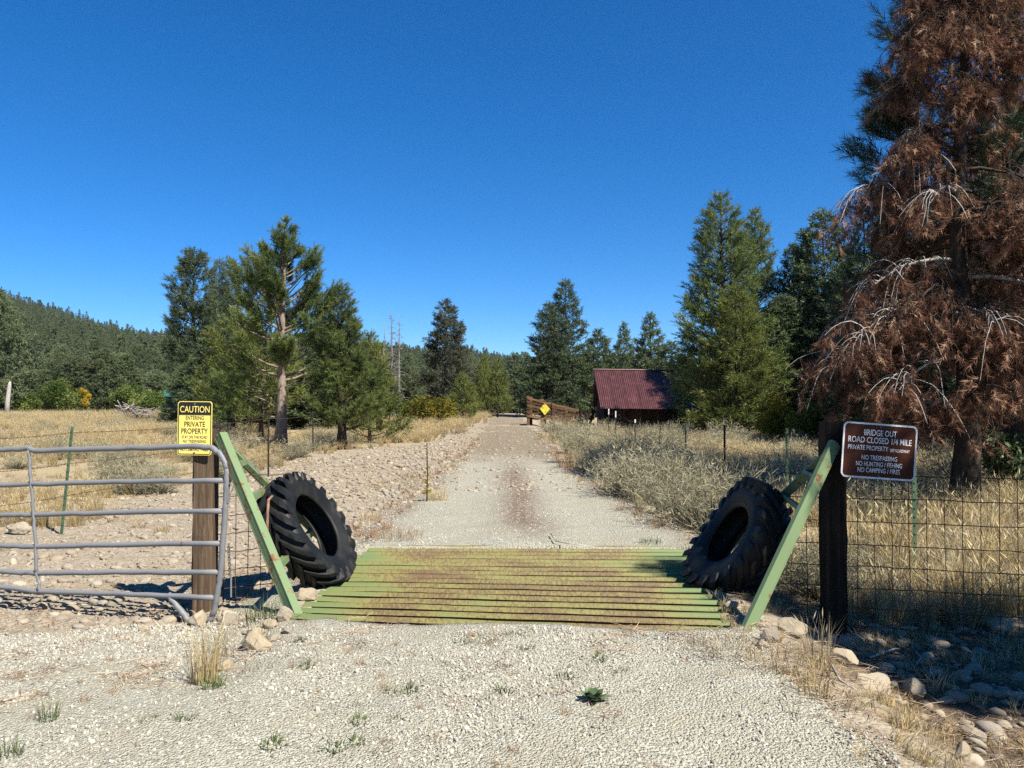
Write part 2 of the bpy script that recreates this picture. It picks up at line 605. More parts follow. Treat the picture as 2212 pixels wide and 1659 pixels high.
def stuff(name, me, label=None):
    o = link(name, me)
    o['kind'] = 'stuff'
    if label:
        o['label'] = label
        o['category'] = name.replace('_', ' ')
    return o


# scattering with geometry nodes (for what nobody could count)
LIB = {}


def library(name, objs):
    c = bpy.data.collections.new(name)
    for i, me in enumerate(objs):
        o = bpy.data.objects.new(f'{name}_{chr(97 + i)}', me)
        c.objects.link(o)
    LIB[name] = (c, len(objs))
    return c


def scatter(name, lib, pts, scl, tilt=.25, label=None, full=False):
    c, k = LIB[lib]
    n = len(pts)
    me = bpy.data.meshes.new(name)
    me.vertices.add(n)
    me.vertices.foreach_set('co', np.ascontiguousarray(pts, np.float32).ravel())
    rot = rng.uniform(0, 2 * np.pi, (n, 3)) if full else np.stack([rng.normal(0, tilt, n), rng.normal(0, tilt, n), rng.uniform(0, 2 * np.pi, n)], -1)
    a = me.attributes.new('rot', 'FLOAT_VECTOR', 'POINT'); a.data.foreach_set('vector', rot.astype(np.float32).ravel())
    scl = np.asarray(scl, float)
    if scl.ndim == 1:
        scl = np.repeat(scl[:, None], 3, 1)
    a = me.attributes.new('scl', 'FLOAT_VECTOR', 'POINT'); a.data.foreach_set('vector', scl.astype(np.float32).ravel())
    a = me.attributes.new('idx', 'INT', 'POINT'); a.data.foreach_set('value', rng.integers(0, k, n).astype(np.int32))
    o = stuff(name, me, label)
    g = bpy.data.node_groups.new('scatter_' + name, 'GeometryNodeTree')
    g.interface.new_socket('Geometry', in_out='INPUT', socket_type='NodeSocketGeometry')
    g.interface.new_socket('Geometry', in_out='OUTPUT', socket_type='NodeSocketGeometry')
    nd, l = g.nodes, g.links
    gi = nd.new('NodeGroupInput'); go = nd.new('NodeGroupOutput')
    ip = nd.new('GeometryNodeInstanceOnPoints')
    ci = nd.new('GeometryNodeCollectionInfo')
    ci.inputs['Collection'].default_value = c
    ci.inputs['Separate Children'].default_value = True
    ci.inputs['Reset Children'].default_value = True

    def na(nm, t):
        x = nd.new('GeometryNodeInputNamedAttribute')
        x.data_type = t
        x.inputs[0].default_value = nm
        return [s for s in x.outputs if s.enabled][0]
    er = nd.new('FunctionNodeEulerToRotation')
    l.new(na('rot', 'FLOAT_VECTOR'), er.inputs[0])
    l.new(gi.outputs[0], ip.inputs['Points'])
    l.new(ci.outputs[0], ip.inputs['Instance'])
    ip.inputs['Pick Instance'].default_value = True
    l.new(na('idx', 'INT'), ip.inputs['Instance Index'])
    l.new(er.outputs[0], ip.inputs['Rotation'])
    l.new(na('scl', 'FLOAT_VECTOR'), ip.inputs['Scale'])
    l.new(ip.outputs[0], go.inputs[0])
    md = o.modifiers.new('scatter', 'NODES')
    md.node_group = g
    return o


def unit(v):
    return v / (np.linalg.norm(v, axis=-1, keepdims=True) + 1e-12)


# ------------------------------------------------------------------ GROUND
def axis(lo, hi, step, far_lo, far_hi, g=1.12):
    a = list(np.arange(lo, hi + 1e-6, step))
    s, v = step, hi
    while v < far_hi:
        s *= g; v += s; a.append(min(v, far_hi))
    s, v = step, lo
    b = []
    while v > far_lo:
        s *= g; v -= s; b.append(max(v, far_lo))
    return np.array(b[::-1] + a)


def zone_road(x, y):
    """1 inside the gravel surface, falling to 0 at its ragged edge"""
    dx = x - road_x(y)
    n = wob(x, y, 2.1, 4) * .16 + wob(x, y, 6.3, 2) * .05
    w_r = np.interp(y, [0, 5.4, 8.6, 13, 20, 40, 90], [1.72, 1.75, 1.95, 1.6, 1.35, 1.3, 1.3])
    w_l = np.interp(y, [0, 5.4, 5.8, 6.3, 7.2, 8.4, 10, 14, 20, 40, 90], [9, 9, 3.2, 2.6, 2.6, 2.4, 2.1, 1.7, 1.5, 1.4, 1.4])
    e = np.where(dx > 0, w_r - dx, w_l + dx) + n
    # left gravel apron ends along the line of the gate
    apron = np.where((y < 6.2) & (dx < -2.0), (5.95 + .10 * (-2.2 - x) - y) + n * .8, 9)
    return np.minimum(e, apron)


def build_ground():
    xs = axis(-9, 9, .09, -1500, 1500)
    ys = axis(.5, 15, .09, -60, 2500)
    X, Y = np.meshgrid(xs, ys)
    x, y = X.ravel(), Y.ravel()
    z = ground_z(x, y)
    dx = x - road_x(y)
    n = wob(x, y, .8, 5) * 1.2
    cob = (sstep(-9.5, -6.5, x + n + (y - 8) * -.12)) * (1 - sstep(1.5, 3.0, dx)) * (1 - sstep(24, 34, y + n * 2)) * sstep(5.2, 5.8, y + 0 * x)
    cob = np.maximum(cob, (np.abs(dx) < 3) * (1 - sstep(60, 100, y)) * .9)
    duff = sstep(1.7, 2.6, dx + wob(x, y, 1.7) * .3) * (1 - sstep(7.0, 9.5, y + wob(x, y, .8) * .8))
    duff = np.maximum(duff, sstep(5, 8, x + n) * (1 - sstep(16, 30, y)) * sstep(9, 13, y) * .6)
    nx, ny = len(xs), len(ys)
    i = (np.arange(ny - 1)[:, None] * nx + np.arange(nx - 1)[None]).ravel()
    Q = np.stack([i, i + 1, i + nx + 1, i + nx], -1)
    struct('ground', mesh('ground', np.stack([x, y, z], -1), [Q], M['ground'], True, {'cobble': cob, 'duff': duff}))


build_ground()


def build_road(name, xs, ys):
    X, Y = np.meshgrid(xs, ys)
    x, y = X.ravel(), Y.ravel()
    e = zone_road(x, y)
    z = ground_z(x, y) + np.clip(e * .08, -.03, .012) + wob(x, y, 7, 1) * .004
    z = np.where(in_guard(x, y, .03), -.75, z)
    dx = x - road_x(y)
    lit = 1.0 * np.exp(-((dx + .02 + wob(x, y, .7) * .12) / .34) ** 2) * sstep(8.5, 10.5, y) * (1 - sstep(17, 22, y))
    brown = np.maximum(sstep(18, 24, y + wob(x, y, .9) * 2), (1 - sstep(0.05, .5, e)) * .75 * sstep(5.5, 7, y))
    nx, ny = len(xs), len(ys)
    i = (np.arange(ny - 1)[:, None] * nx + np.arange(nx - 1)[None]).ravel()
    Q = np.stack([i, i + 1, i + nx + 1, i + nx], -1)
    keep = (e[Q].max(1) > -.25)
    Q = Q[keep]
    us, inv = np.unique(Q, return_inverse=True)
    V = np.stack([x, y, z], -1)[us]
    o = struct(name, mesh(name, V, [inv.reshape(-1, 4)], M['gravel'], True, {'litter': lit[us], 'brown': brown[us]}))
    return o


build_road('gravel_road', np.arange(-7, 3.2, .07), np.arange(.6, 5.95, .07))
build_road('gravel_road.001', np.arange(-4.5, 4.0, .09), np.concatenate([np.arange(6.0, 22, .10), np.arange(22, 95, .6)]))


# ------------------------------------------------------------------ HILLS
def ridge_el(az):
    """skyline elevation (tangent) against bearing (tangent x/y)"""
    px = np.array([-900, -400, 0, 100, 200, 300, 385, 500, 700, 800, 900, 1000, 1080, 1140, 1300, 1600, 2000, 2600, 3400])
    py = np.array([690, 650, 668, 690, 716, 733, 730, 725, 735, 745, 755, 757, 770, 780, 795, 800, 790, 790, 800])
    t = (px * PS - 512) / 768
    e = (400 - py * PS) / 768
    return np.interp(az, t, e)


def hill_h(x, y):
    r = np.hypot(x, y)
    a = x / np.maximum(y, 1)
    R = 950.0
    top = ridge_el(a) * R * .97 - 6
    up = np.clip((r - 190) / (R - 190), 0, 1) ** 1.05
    return top * up + wob(x, y, .02) * 4 * up - .5


th = np.linspace(-1.05, 1.0, 130)
rr = np.concatenate([np.linspace(185, 960, 50), np.linspace(1000, 1800, 16)])
T, Rr = np.meshgrid(th, rr)
hx, hy = (np.sin(T) * Rr).ravel(), (np.cos(T) * Rr).ravel()
hz = hill_h(hx, hy)
fade = sstep(970, 1800, np.hypot(hx, hy))
hz = hz * (1 - fade * .5)
i = (np.arange(len(rr) - 1)[:, None] * len(th) + np.arange(len(th) - 1)[None]).ravel()
hq = np.stack([i, i + 1, i + len(th) + 1, i + len(th)], -1)
M['hill'] = simple('forest_floor_hill', [(.035, .04, .022), (.07, .065, .04)], .05, .95)
struct('hills', mesh('hills', np.stack([hx, hy, hz], -1), [hq], M['hill'], True))


# ------------------------------------------------------------------ FOLIAGE
def shoot_tpl(n, nl, w, seed, ang=(25, 70), start=.1):
    r = np.random.default_rng(seed)
    s = np.linspace(start, 1, n)
    a = r.uniform(0, 2 * np.pi, n)
    b = np.radians(r.uniform(ang[0], ang[1], n))
    d = np.stack([np.sin(b) * np.cos(a), np.sin(b) * np.sin(a), np.cos(b)], -1)
    base = np.stack([0 * s, 0 * s, s], -1)
    side = unit(np.cross(d, r.normal(size=(n, 3)))) * w / 2
    tip = base + d * nl * r.uniform(.75, 1.15, n)[:, None]
    V = np.stack([base - side, base + side, tip], 1).reshape(-1, 3)
    F = np.arange(3 * n).reshape(-1, 3)
    return V, F


def place(tpl, pos, dirs, ln, r):
    V, F = tpl
    n = len(pos)
    z = unit(dirs)
    x = unit(np.cross(z, r.normal(size=(n, 3))))
    y = np.cross(z, x)
    Rm = np.stack([x, y, z], -1)              # columns
    W = np.einsum('nij,mj->nmi', Rm, V) * np.asarray(ln)[:, None, None] + pos[:, None]
    FF = (F[None] + (np.arange(n) * len(V))[:, None, None]).reshape(-1, F.shape[1])
    return W.reshape(-1, 3), FF


def conifer(seed, H, R, zb=.08, prof=None, nbr=110, dens=10, sl=.3, tpl=None, e_lo=-.15, e_hi=.75, curl=.5,
            smin=.25, lat=.32, gaps=.0, upw=.4, trunk_r=None, lean=0.0, tube_k=4, tipw=1.0, twin=None, wood_from=.0):
    """crown and wood meshes of one conifer, built branch by branch from the trunk"""
    r = np.random.default_rng(seed)
    prof = prof or (lambda t: (1 - t) ** .8)
    tr = trunk_r or H * .016
    P, D, L, TT = [], [], [], []
    wood = MB()
    k = 9
    tz = np.linspace(0, H * .985, k)
    tx = lean * (tz / H) ** 1.5 + r.normal(0, .012 * H * .2, k) * (tz > 0)
    ty = r.normal(0, .012 * H * .2, k) * (tz > 0)
    flare = np.ones(k); flare[0] = 1.35
    wood.tube(np.stack([tx, ty, tz], -1), np.maximum(tr * (1 - tz / H) ** .85, .012) * flare, 8)
    ts = zb + (1 - zb) * np.linspace(0, 1, nbr) ** .92
    for q, t in enumerate(ts):
        t = min(.985, t + r.normal(0, .01))
        az = q * 2.39996 + r.normal(0, .35)
        if gaps and r.random() < gaps:
            continue
        Lb = R * prof(t) * r.uniform(.68, 1.12) + .02 * H * (1 - t)
        e0 = e_lo + (e_hi - e_lo) * t + r.normal(0, .08)
        e1 = e0 + curl * r.uniform(.6, 1.3)
        rad = np.array([math.cos(az), math.sin(az), 0]); tan = np.array([-rad[1], rad[0], 0])
        o = np.array([np.interp(t * H, tz, tx), np.interp(t * H, tz, ty), t * H])

        def pt(s):
            s = np.asarray(s)[:, None]
            return o + rad * (Lb * s * math.cos(e0 * .8)) + np.array([0, 0, 1]) * Lb * (s * math.sin(e0) + .5 * s * s * (math.sin(e1) - math.sin(e0)))
        if tube_k and Lb > .25:
            wood.tube(pt(np.linspace(0, .92, 4)), tr * (.34 * (1 - t) + .07) * np.array([1, .75, .5, .2]), tube_k, False)
        n = max(3, int(dens * Lb * (1 + .4 * r.normal())))
        s = smin + (1 - smin) * r.random(n) ** (.65 / tipw)
        la = r.uniform(-1, 1, n) * lat * Lb * (1.12 - s) * 1.5
        p = pt(s) + tan * la[:, None] + np.array([0, 0, 1]) * (r.normal(0, .05 * Lb + .02, n))[:, None]
        d = rad * r.uniform(.3, .9, n)[:, None] + tan * (np.sign(la) * r.uniform(.1, .7, n))[:, None] + np.array([0, 0, 1]) * (upw + r.normal(0, .25, n))[:, None] + r.normal(0, .25, (n, 3))
        P.append(p); D.append(d); L.append(sl * r.uniform(.7, 1.25, n) * (.72 + .28 * (1 - t)))
        tb = r.uniform(.1, .9)
        TT.append(np.clip(tb + r.normal(0, .22, n), 0, 1))
    # leader
    n = 7
    P.append(np.stack([np.full(n, tx[-1]), np.full(n, ty[-1]), np.linspace(.95, 1.0, n) * H - sl * .5], -1)); D.append(np.array([0, 0, 1.]) + r.normal(0, .22, (n, 3))); L.append(np.full(n, sl * .85)); TT.append(np.full(n, .6))
    P, D, L, TT = map(np.concatenate, (P, D, L, TT))
    V, F = place(tpl, P, D, L, r)
    return V, F, np.repeat(TT, len(tpl[0])), wood


def tree_meshes(mat, bark, **kw):
    V, F, T, wood = conifer(**kw)
    return mesh('crown', V, [F], mat, False, {'tint': T}), wood.mesh('trunk', bark, True)


def put_tree(name, label, ms, loc, rotz=0, scale=1.0, group=None, cat='tree'):
    t = thing(name, label, cat, loc, (0, 0, rotz), group)
    t.scale = (scale,) * 3 if np.isscalar(scale) else scale
    link('trunk', ms[1], t)
    link('crown', ms[0], t)
    return t


T_near = shoot_tpl(26, .5, .055, 1, (20, 65))
T_mid = shoot_tpl(15, .48, .085, 2, (20, 70))
T_far = shoot_tpl(10, .5, .15, 3, (25, 80))
T_hill = shoot_tpl(9, .55, .26, 4, (25, 85))


def base_at(px, Y):
    p = at(px, 900, Y)
    return np.array([p[0], Y, float(ground_z(p[0], Y)) - .05])


def height(px_top, Y, base):
    return at(1100, px_top, Y)[2] - base[2]


def cone(p=.8):
    return lambda t: (1 - t) ** p


def bullet(p=1.6, q=.7):
    return lambda t: np.clip(1 - t ** p, 0, 1) ** q


# --- the two pines beside the road on the left
def pine_profile(t):
    return np.interp(t, [0, .2, .28, .36, .55, .70, .77, .82, .90, 1], [.5, .6, .85, 1.0, .98, .86, .62, .34, .22, .06])


b = base_at(606, 27.5)
H = height(482, 27.5, b)
ms = tree_meshes(M['pine'], M['bark'], seed=11, H=H, R=1.95, zb=.30, prof=pine_profile, nbr=84, dens=50, sl=.33, tpl=T_near,
                 e_lo=-.3, e_hi=.85, curl=1.1, smin=.5, lat=.22, gaps=.14, upw=.9, trunk_r=.21, lean=.12)
t = put_tree('pine_tree', 'open-crowned pine with a pale scaly trunk, leaning on the left roadside behind the tyre', ms, b)
# low bare and half-bare limbs of that pine
lw = MB()
for (z0, az, L, dz) in ((1.05, 3.05, 1.7, .02), (1.5, 2.7, 1.9, .9), (1.9, .3, 1.3, -.25), (2.1, 5.9, 1.5, .3), (2.5, 3.5, 1.6, .35), (1.3, 2.95, 1.5, .75)):
    s = np.linspace(0, 1, 6)
    lw.tube(np.stack([np.cos(az) * L * s, np.sin(az) * L * s, z0 + dz * s + .12 * np.sin(s * 4)], -1), .035 * (1 - s * .8), 5)
link('dead_limb', lw.mesh('dead_limb', M['bark'], True), t)
r = np.random.default_rng(5)
pp, dd = [], []
for c in ((-1.75, .2, 1.35), (-1.5, .1, 1.9), (-2.1, .25, 1.75), (-2.3, .0, 1.1), (-1.2, .3, 2.3), (-1.9, -.2, 2.4)):
    n = 26
    pp.append(np.array(c) + r.normal(0, (.33, .25, .10), (n, 3))); dd.append(r.normal(0, .5, (n, 3)) + np.array([-.5, 0, .5]))
V, F = place(T_near, np.concatenate(pp), np.concatenate(dd), np.full(26 * 6, .32), r)
link('low_spray', mesh('low_spray', V, [F], M['pine'], False, {'tint': np.repeat(r.random(26 * 6), len(T_near[0]))}), t)

b = base_at(738, 25.5)
ms = tree_meshes(M['pine'], M['darkbark'], seed=12, H=height(618, 25.5, b), R=1.15, zb=.13, prof=lambda t: np.interp(t, [0, .1, .3, .5, .76, .9, 1], [.7, 1, 1, .82, .46, .24, .05]),
                 nbr=105, dens=44, sl=.27, tpl=T_near, e_lo=-.1, e_hi=.9, curl=.8, smin=.3, upw=.6, trunk_r=.16)
put_tree('pine_tree', 'smaller bushy young pine with a dark trunk on the left road bank', ms, b)
b = base_at(800, 30)
ms_young = tree_meshes(M['pine_y'], M['darkbark'], seed=13, H=height(722, 30, b), R=1.35, zb=.03, prof=cone(.7), nbr=85, dens=22, sl=.3, tpl=T_mid, e_lo=0, e_hi=.9, curl=.7, smin=.3, upw=.6)
put_tree('young_pine', 'yellow-green young pine just behind the bushy pine on the left bank', ms_young, b)

ms_open = tree_meshes(M['pine_y'], M['darkbark'], seed=14, H=5.8, R=2.0, zb=.12, prof=bullet(1.7, .8), nbr=80, dens=20, sl=.36, tpl=T_mid, e_lo=-.15, e_hi=.7, curl=.8, smin=.35, upw=.6, gaps=.06)
put_tree('pine_tree', 'broad sunlit yellow-green pine behind the caution sign', ms_open, base_at(505, 37), 1.0, (1.0, 1.0, 1.02))
put_tree('pine_tree', 'pine with a rounded crown touching the left of the open-crowned pine', ms_open, base_at(565, 34), 2.6, (1.0, 1.0, 1.22))

# --- tall trees behind them
b = base_at(415, 56)
ms = tree_meshes(M['bluefir'], M['darkbark'], seed=15, H=height(543, 56, b), R=1.75, zb=.30, prof=lambda t: np.interp(t, [0, .3, .42, .5, .6, .75, .9, 1], [.7, .95, 1.05, .75, .95, .8, .5, .12]), nbr=120, dens=24, sl=.6, tpl=T_mid,
                 e_lo=-.2, e_hi=.5, curl=.6, smin=.35, upw=.5, gaps=.1, trunk_r=.26)
put_tree('tall_pine', 'tall dark pine with an irregular crown, leftmost behind the caution sign', ms, b)
ms_fir = tree_meshes(M['bluefir'], M['darkbark'], seed=16, H=13, R=2.0, zb=.05, prof=cone(.75), nbr=170, dens=22, sl=.5, tpl=T_mid, e_lo=-.25, e_hi=.4, curl=.4, smin=.3, upw=.3)
b = base_at(472, 60)
put_tree('fir_tree', 'slender fir, left one of the twin spires behind the caution sign', ms_fir, b, .4, (.9, .9, height(560, 60, b) / 13))
b = base_at(492, 61)
put_tree('fir_tree', 'slender fir, right one of the twin spires behind the caution sign', ms_fir, b, 2.4, (1.05, 1.05, height(557, 61, b) / 13))

ms_dark = [tree_meshes(M['fir'], M['darkbark'], seed=20 + q, H=10, R=2.3, zb=.03, prof=bullet(1.3 + .3 * q, .8), nbr=130, dens=11, sl=.62, tpl=T_far, e_lo=-.2, e_hi=.6, curl=.5, smin=.25, upw=.35) for q in range(3)]
for q, (px, py, Y) in enumerate(((455, 705, 50), (540, 690, 52), (600, 735, 47), (650, 720, 50), (690, 755, 44), (745, 740, 52), (790, 735, 58), (420, 770, 54), (575, 790, 44), (830, 800, 60))):
    b = base_at(px, Y)
    put_tree('fir_tree', 'dark fir in the dense stand behind the roadside pines on the left', ms_dark[q % 3], b, q * 1.3, (.8 + .1 * (q % 3), .8 + .1 * (q % 3), height(py, Y, b) / 10), 'dark firs behind the left roadside pines')

# --- middle distance
b = base_at(963, 76)
ms = tree_meshes(M['halfdead'], M['snag'], seed=31, H=height(648, 76, b), R=2.35, zb=.08, prof=lambda t: np.interp(t, [0, .15, .4, .7, .9, 1], [.8, 1, .95, .72, .4, .08]), nbr=170, dens=19, sl=.5, tpl=T_far, e_lo=-.35, e_hi=.3, curl=.3, smin=.25, upw=.15, gaps=.08, trunk_r=.22)
put_tree('dying_conifer', 'grey-brown thinning conifer standing left of the road bend', ms, b)


def snag(seed, H, nb, R):
    r = np.random.default_rng(seed)
    w = MB()
    z = np.linspace(0, H, 8)
    w.tube(np.stack([r.normal(0, .03, 8), r.normal(0, .03, 8), z], -1), .19 * (1 - z / H * .93), 7)
    for q in range(nb):
        t = r.uniform(.12, .97)
        az = r.uniform(0, 6.28)
        L = R * (1 - t) ** .7 * r.uniform(.4, 1.1) + .15
        s = np.linspace(0, 1, 4)
        e = r.normal(.0, .3)
        w.tube(np.stack([np.cos(az) * L * s, np.sin(az) * L * s, t * H + L * s * e - .25 * L * s * s], -1), .045 * (1 - s * .8) * (1.2 - t), 4, False)
        for u in range(3):
            s0 = r.uniform(.4, 1)
            o = np.array([np.cos(az) * L * s0, np.sin(az) * L * s0, t * H + L * s0 * e - .25 * L * s0 * s0])
            w.tube(np.array([o, o + r.normal(0, .22, 3) * L]), [.014, .006], 3, False)
    return w


for px, py, Y, nb, R, lb in ((846, 668, 74, 130, 1.2, 'bare grey dead conifer with fine twigs, tallest snag left of the road'),
                             (862, 678, 75, 90, .9, 'second bare grey dead conifer close beside the tallest snag'),
                             (829, 698, 70, 5, .25, 'thin bare grey pole of a dead tree left of the snags')):
    b = base_at(px, Y)
    H = height(py, Y, b)
    t = thing('dead_snag', lb, 'dead tree', b)
    link('trunk', snag(px, H, nb, R).mesh('trunk', M['snag'], True), t)

ms_y2 = tree_meshes(M['pine_y'], M['darkbark'], seed=33, H=4, R=1.25, zb=.04, prof=bullet(1.25, .85), nbr=90, dens=18, sl=.36, tpl=T_mid, e_lo=.1, e_hi=.8, curl=.6, smin=.3, upw=.6)
for px, py, Y, w, lb in ((1000, 806, 58, 1.0, 'rounded young pine right of the willow thicket, by the road edge'),
                         (1075, 780, 74, 1.15, 'tall oval young pine nearest the road where it narrows'),
                         (1046, 772, 84, 1.1, 'pale-topped young pine behind the oval one by the road'),
                         (1012, 815, 82, 1.0, 'young pine in the gap left of the pale-topped one')):
    b = base_at(px, Y)
    put_tree('young_pine', lb, ms_y2, b, px, (w, w, height(py, Y, b) / 4))

ms_big = tree_meshes(M['fir'], M['darkbark'], seed=35, H=14, R=3.0, zb=.06, prof=lambda t: np.interp(t, [0, .1, .35, .6, .85, 1], [.85, 1, .95, .7, .38, .06]), nbr=170, dens=10, sl=.62, tpl=T_far, e_lo=-.3, e_hi=.45, curl=.5, smin=.25, upw=.35, gaps=.04)
for px, py, Y, w, lb in ((1222, 606, 80, .95, 'tall conifer behind the wooden loading chute, higher of the pair'),
                         (1186, 655, 78, .95, 'conifer behind the loading chute, lower left one of the pair')):
    b = base_at(px, Y)
    put_tree('tall_conifer', lb, ms_big, b, px, (w, w, height(py, Y, b) / 14))
for px, py, Y, w, lb in ((1292, 714, 82, 1.1, 'conifer just left of the barn roof peak'),
                         (1348, 700, 95, .85, 'narrow conifer rising behind the barn roof, middle of three'),
                         (1405, 680, 80, 1.05, 'rounded conifer behind the right part of the barn roof'),
                         (1262, 760, 90, 1.0, 'small conifer between the pair and the barn'),
                         (1450, 740, 75, 1.1, 'conifer half hidden by the big tree over the barn')):
    b = base_at(px, Y)
    put_tree('conifer', lb, ms_dark[px % 3], b, px, (w, w, height(py, Y, b) / 10))

# --- big conifers right of the barn
ms = tree_meshes(M['pine'], M['darkbark'], seed=41, H=13, R=3.0, zb=.04, prof=lambda t: np.interp(t, [0, .12, .35, .6, .85, 1], [.85, 1, .88, .68, .36, .05]), nbr=210, dens=17, sl=.46, tpl=T_mid, e_lo=-.2, e_hi=.6, curl=.6, smin=.25, upw=.5, gaps=.03, trunk_r=.28)
b = base_at(1562, 43)
put_tree('tall_conifer', 'tallest broad green conifer at the right end of the barn', ms, b, 0, (1, 1, height(422, 43, b) / 13))
b = base_at(1632, 48)
put_tree('tall_conifer', 'tall conifer right behind the broad one beside the barn', ms, b, 2.0, (.82, .82, height(456, 48, b) / 13))
b = base_at(1590, 39)
put_tree('conifer', 'sunlit yellow-green conifer in front of the tall pair by the barn', tree_meshes(M['pine_y'], M['darkbark'], seed=42, H=9, R=2.3, zb=.03, prof=bullet(1.4, .8), nbr=150, dens=18, sl=.42, tpl=T_mid, e_lo=-.1, e_hi=.6, curl=.6, smin=.3, upw=.5), b, 1, (1, 1, height(620, 39, b) / 9))
for px, py, Y, w, lb in ((1782, 458, 45, 1.15, 'tall dark conifer with a pointed top left of the dead pine'),
                         (1716, 530, 47, .7, 'narrow dark conifer left of the pointed-top one'),
                         (1745, 522, 46, .6, 'thin dark spire close to the pointed-top conifer'),
                         (1838, 560, 42, .9, 'dark conifer between the pointed-top one and the dead pine'),
                         (1690, 640, 44, .9, 'short dark conifer behind the yellow bush'),
                         (1955, 520, 34, .9, 'dark conifer directly behind the dead pine, left of its trunk'),
                         (2050, 430, 30, 1.1, 'dark conifer behind the dead pine crown'),
                         (2150, 300, 27, 1.2, 'dark conifer at the right edge behind the dead pine trunk'),
                         (2225, 260, 24, 1.2, 'dark conifer cut by the right edge of the view')):
    b = base_at(px, Y)
    put_tree('dark_conifer', lb, ms_big, b, px, (w * .9, w * .9, height(py, Y, b) / 14))
b = base_at(1870, 30)
put_tree('pine_tree', 'blue-green long-needled pine rising just left of the dead brown crown', tree_meshes(M['jeffrey'], M['darkbark'], seed=43, H=height(432, 30, b), R=1.5, zb=.1, prof=bullet(1.5, .9), nbr=90, dens=17, sl=.46, tpl=T_near, e_lo=0, e_hi=.6, curl=.8, smin=.35, upw=.6, gaps=.08), b)
b = base_at(1921, 29)
put_tree('young_pine', 'yellow-green pine spire lit against the dead brown crown', ms_young, b, 1.2, (1.0, 1.0, height(482, 29, b) / 3.9))


# --- hillside forest and forest edge
hill_v = []
for q in range(5):
    V, F, T, wood = conifer(seed=60 + q, H=1.0, R=.125 + .02 * (q % 3), zb=.04, prof=bullet(1.0 + .25 * q, .85), nbr=70, dens=34, sl=.060, tpl=T_hill, e_lo=-.25, e_hi=.4, curl=.3, smin=.2, upw=.3, tube_k=0)
    hill_v.append(mesh('hill_fir', V, [F], M['hillfir'], False, {'tint': T}))
library('hill_firs', hill_v)
n = 30000
a = rng.uniform(-.86, .62, n)
r_ = (rng.uniform(190 ** 1.7, 970 ** 1.7, n)) ** (1 / 1.7)
x, y = np.sin(a) * r_, np.cos(a) * r_
hh = rng.uniform(6.5, 12.5, n) * np.where(rng.random(n) < .12, 1.35, 1)
ok = rng.random(n) < np.clip(.75 + .5 * wob(x, y, .03, 8), .25, 1)
pts = np.stack([x, y, hill_h(x, y) - .4], -1)[ok]
w_ = hh[ok] * rng.uniform(.85, 1.3, ok.sum())
scatter('forest', 'hill_firs', pts, np.stack([w_, w_, hh[ok]], -1), .02, 'dense conifer forest covering the hills')

ms_edge = [tree_meshes(M['hillfir'] if q != 1 else M['bluefir'], M['darkbark'], seed=70 + q, H=10, R=2.2 + .3 * q, zb=.02, prof=bullet(1.2 + .4 * q, .8), nbr=110, dens=9, sl=.75, tpl=T_far, e_lo=-.2, e_hi=.6, curl=.5, smin=.25, upw=.35) for q in range(4)]
r = np.random.default_rng(8)
k = 0
for px in np.arange(-60, 440, 17):
    for row in range(2):
        Y = 105 + row * 45 + r.uniform(-12, 12)
        p_ = px + r.uniform(-9, 9)
        b = base_at(p_, Y)
        h_ = r.uniform(4.0, 8.0) if row == 0 else r.uniform(7, 12.5)
        put_tree('conifer', 'conifer in the forest edge beyond the left field', ms_edge[k % 4], b, k * 1.9, (r.uniform(.8, 1.2),) * 2 + (h_ / 10,), 'conifers along the far edge of the left field')
        k += 1
for px in np.arange(880, 1460, 26):
    Y = 112 + r.uniform(-14, 18)
    b = base_at(px + r.uniform(-10, 10), Y)
    put_tree('conifer', 'conifer in the forest edge beyond the bend of the road', ms_edge[k % 4], b, k * 1.9, (r.uniform(.8, 1.1),) * 2 + (r.uniform(5, 8.5) / 10,), 'conifers along the forest edge past the road bend')
    k += 1
b = base_at(-8, 88)
put_tree('tall_conifer', 'tall conifer cut by the left edge of the view', ms_edge[2], b, 0, (1.2, 1.2, height(628, 88, b) / 10))
b = base_at(45, 100)
put_tree('tall_conifer', 'dark spire standing out of the forest at far left', ms_edge[1], b, 0, (.95, .95, height(680, 100, b) / 10))
b = base_at(255, 96)
put_tree('leafy_tree', 'soft grey-green rounded tree standing before the forest edge on the left', ms_edge[3], b, 0, (1.1, 1.1, height(765, 96, b) / 10))


# ------------------------------------------------------------------ the brown dead pine and its green neighbour on the right
def curve_pts(o, d, L, e, droop, n=7, r=None, wig=.06):
    s = np.linspace(0, 1, n)
    p = o + np.outer(s, d) * L + np.outer(s * e - droop * s * s, [0, 0, 1]) * L
    if r is not None:
        p[1:] += np.cumsum(r.normal(0, wig * L / n, (n - 1, 3)), 0)
    return p


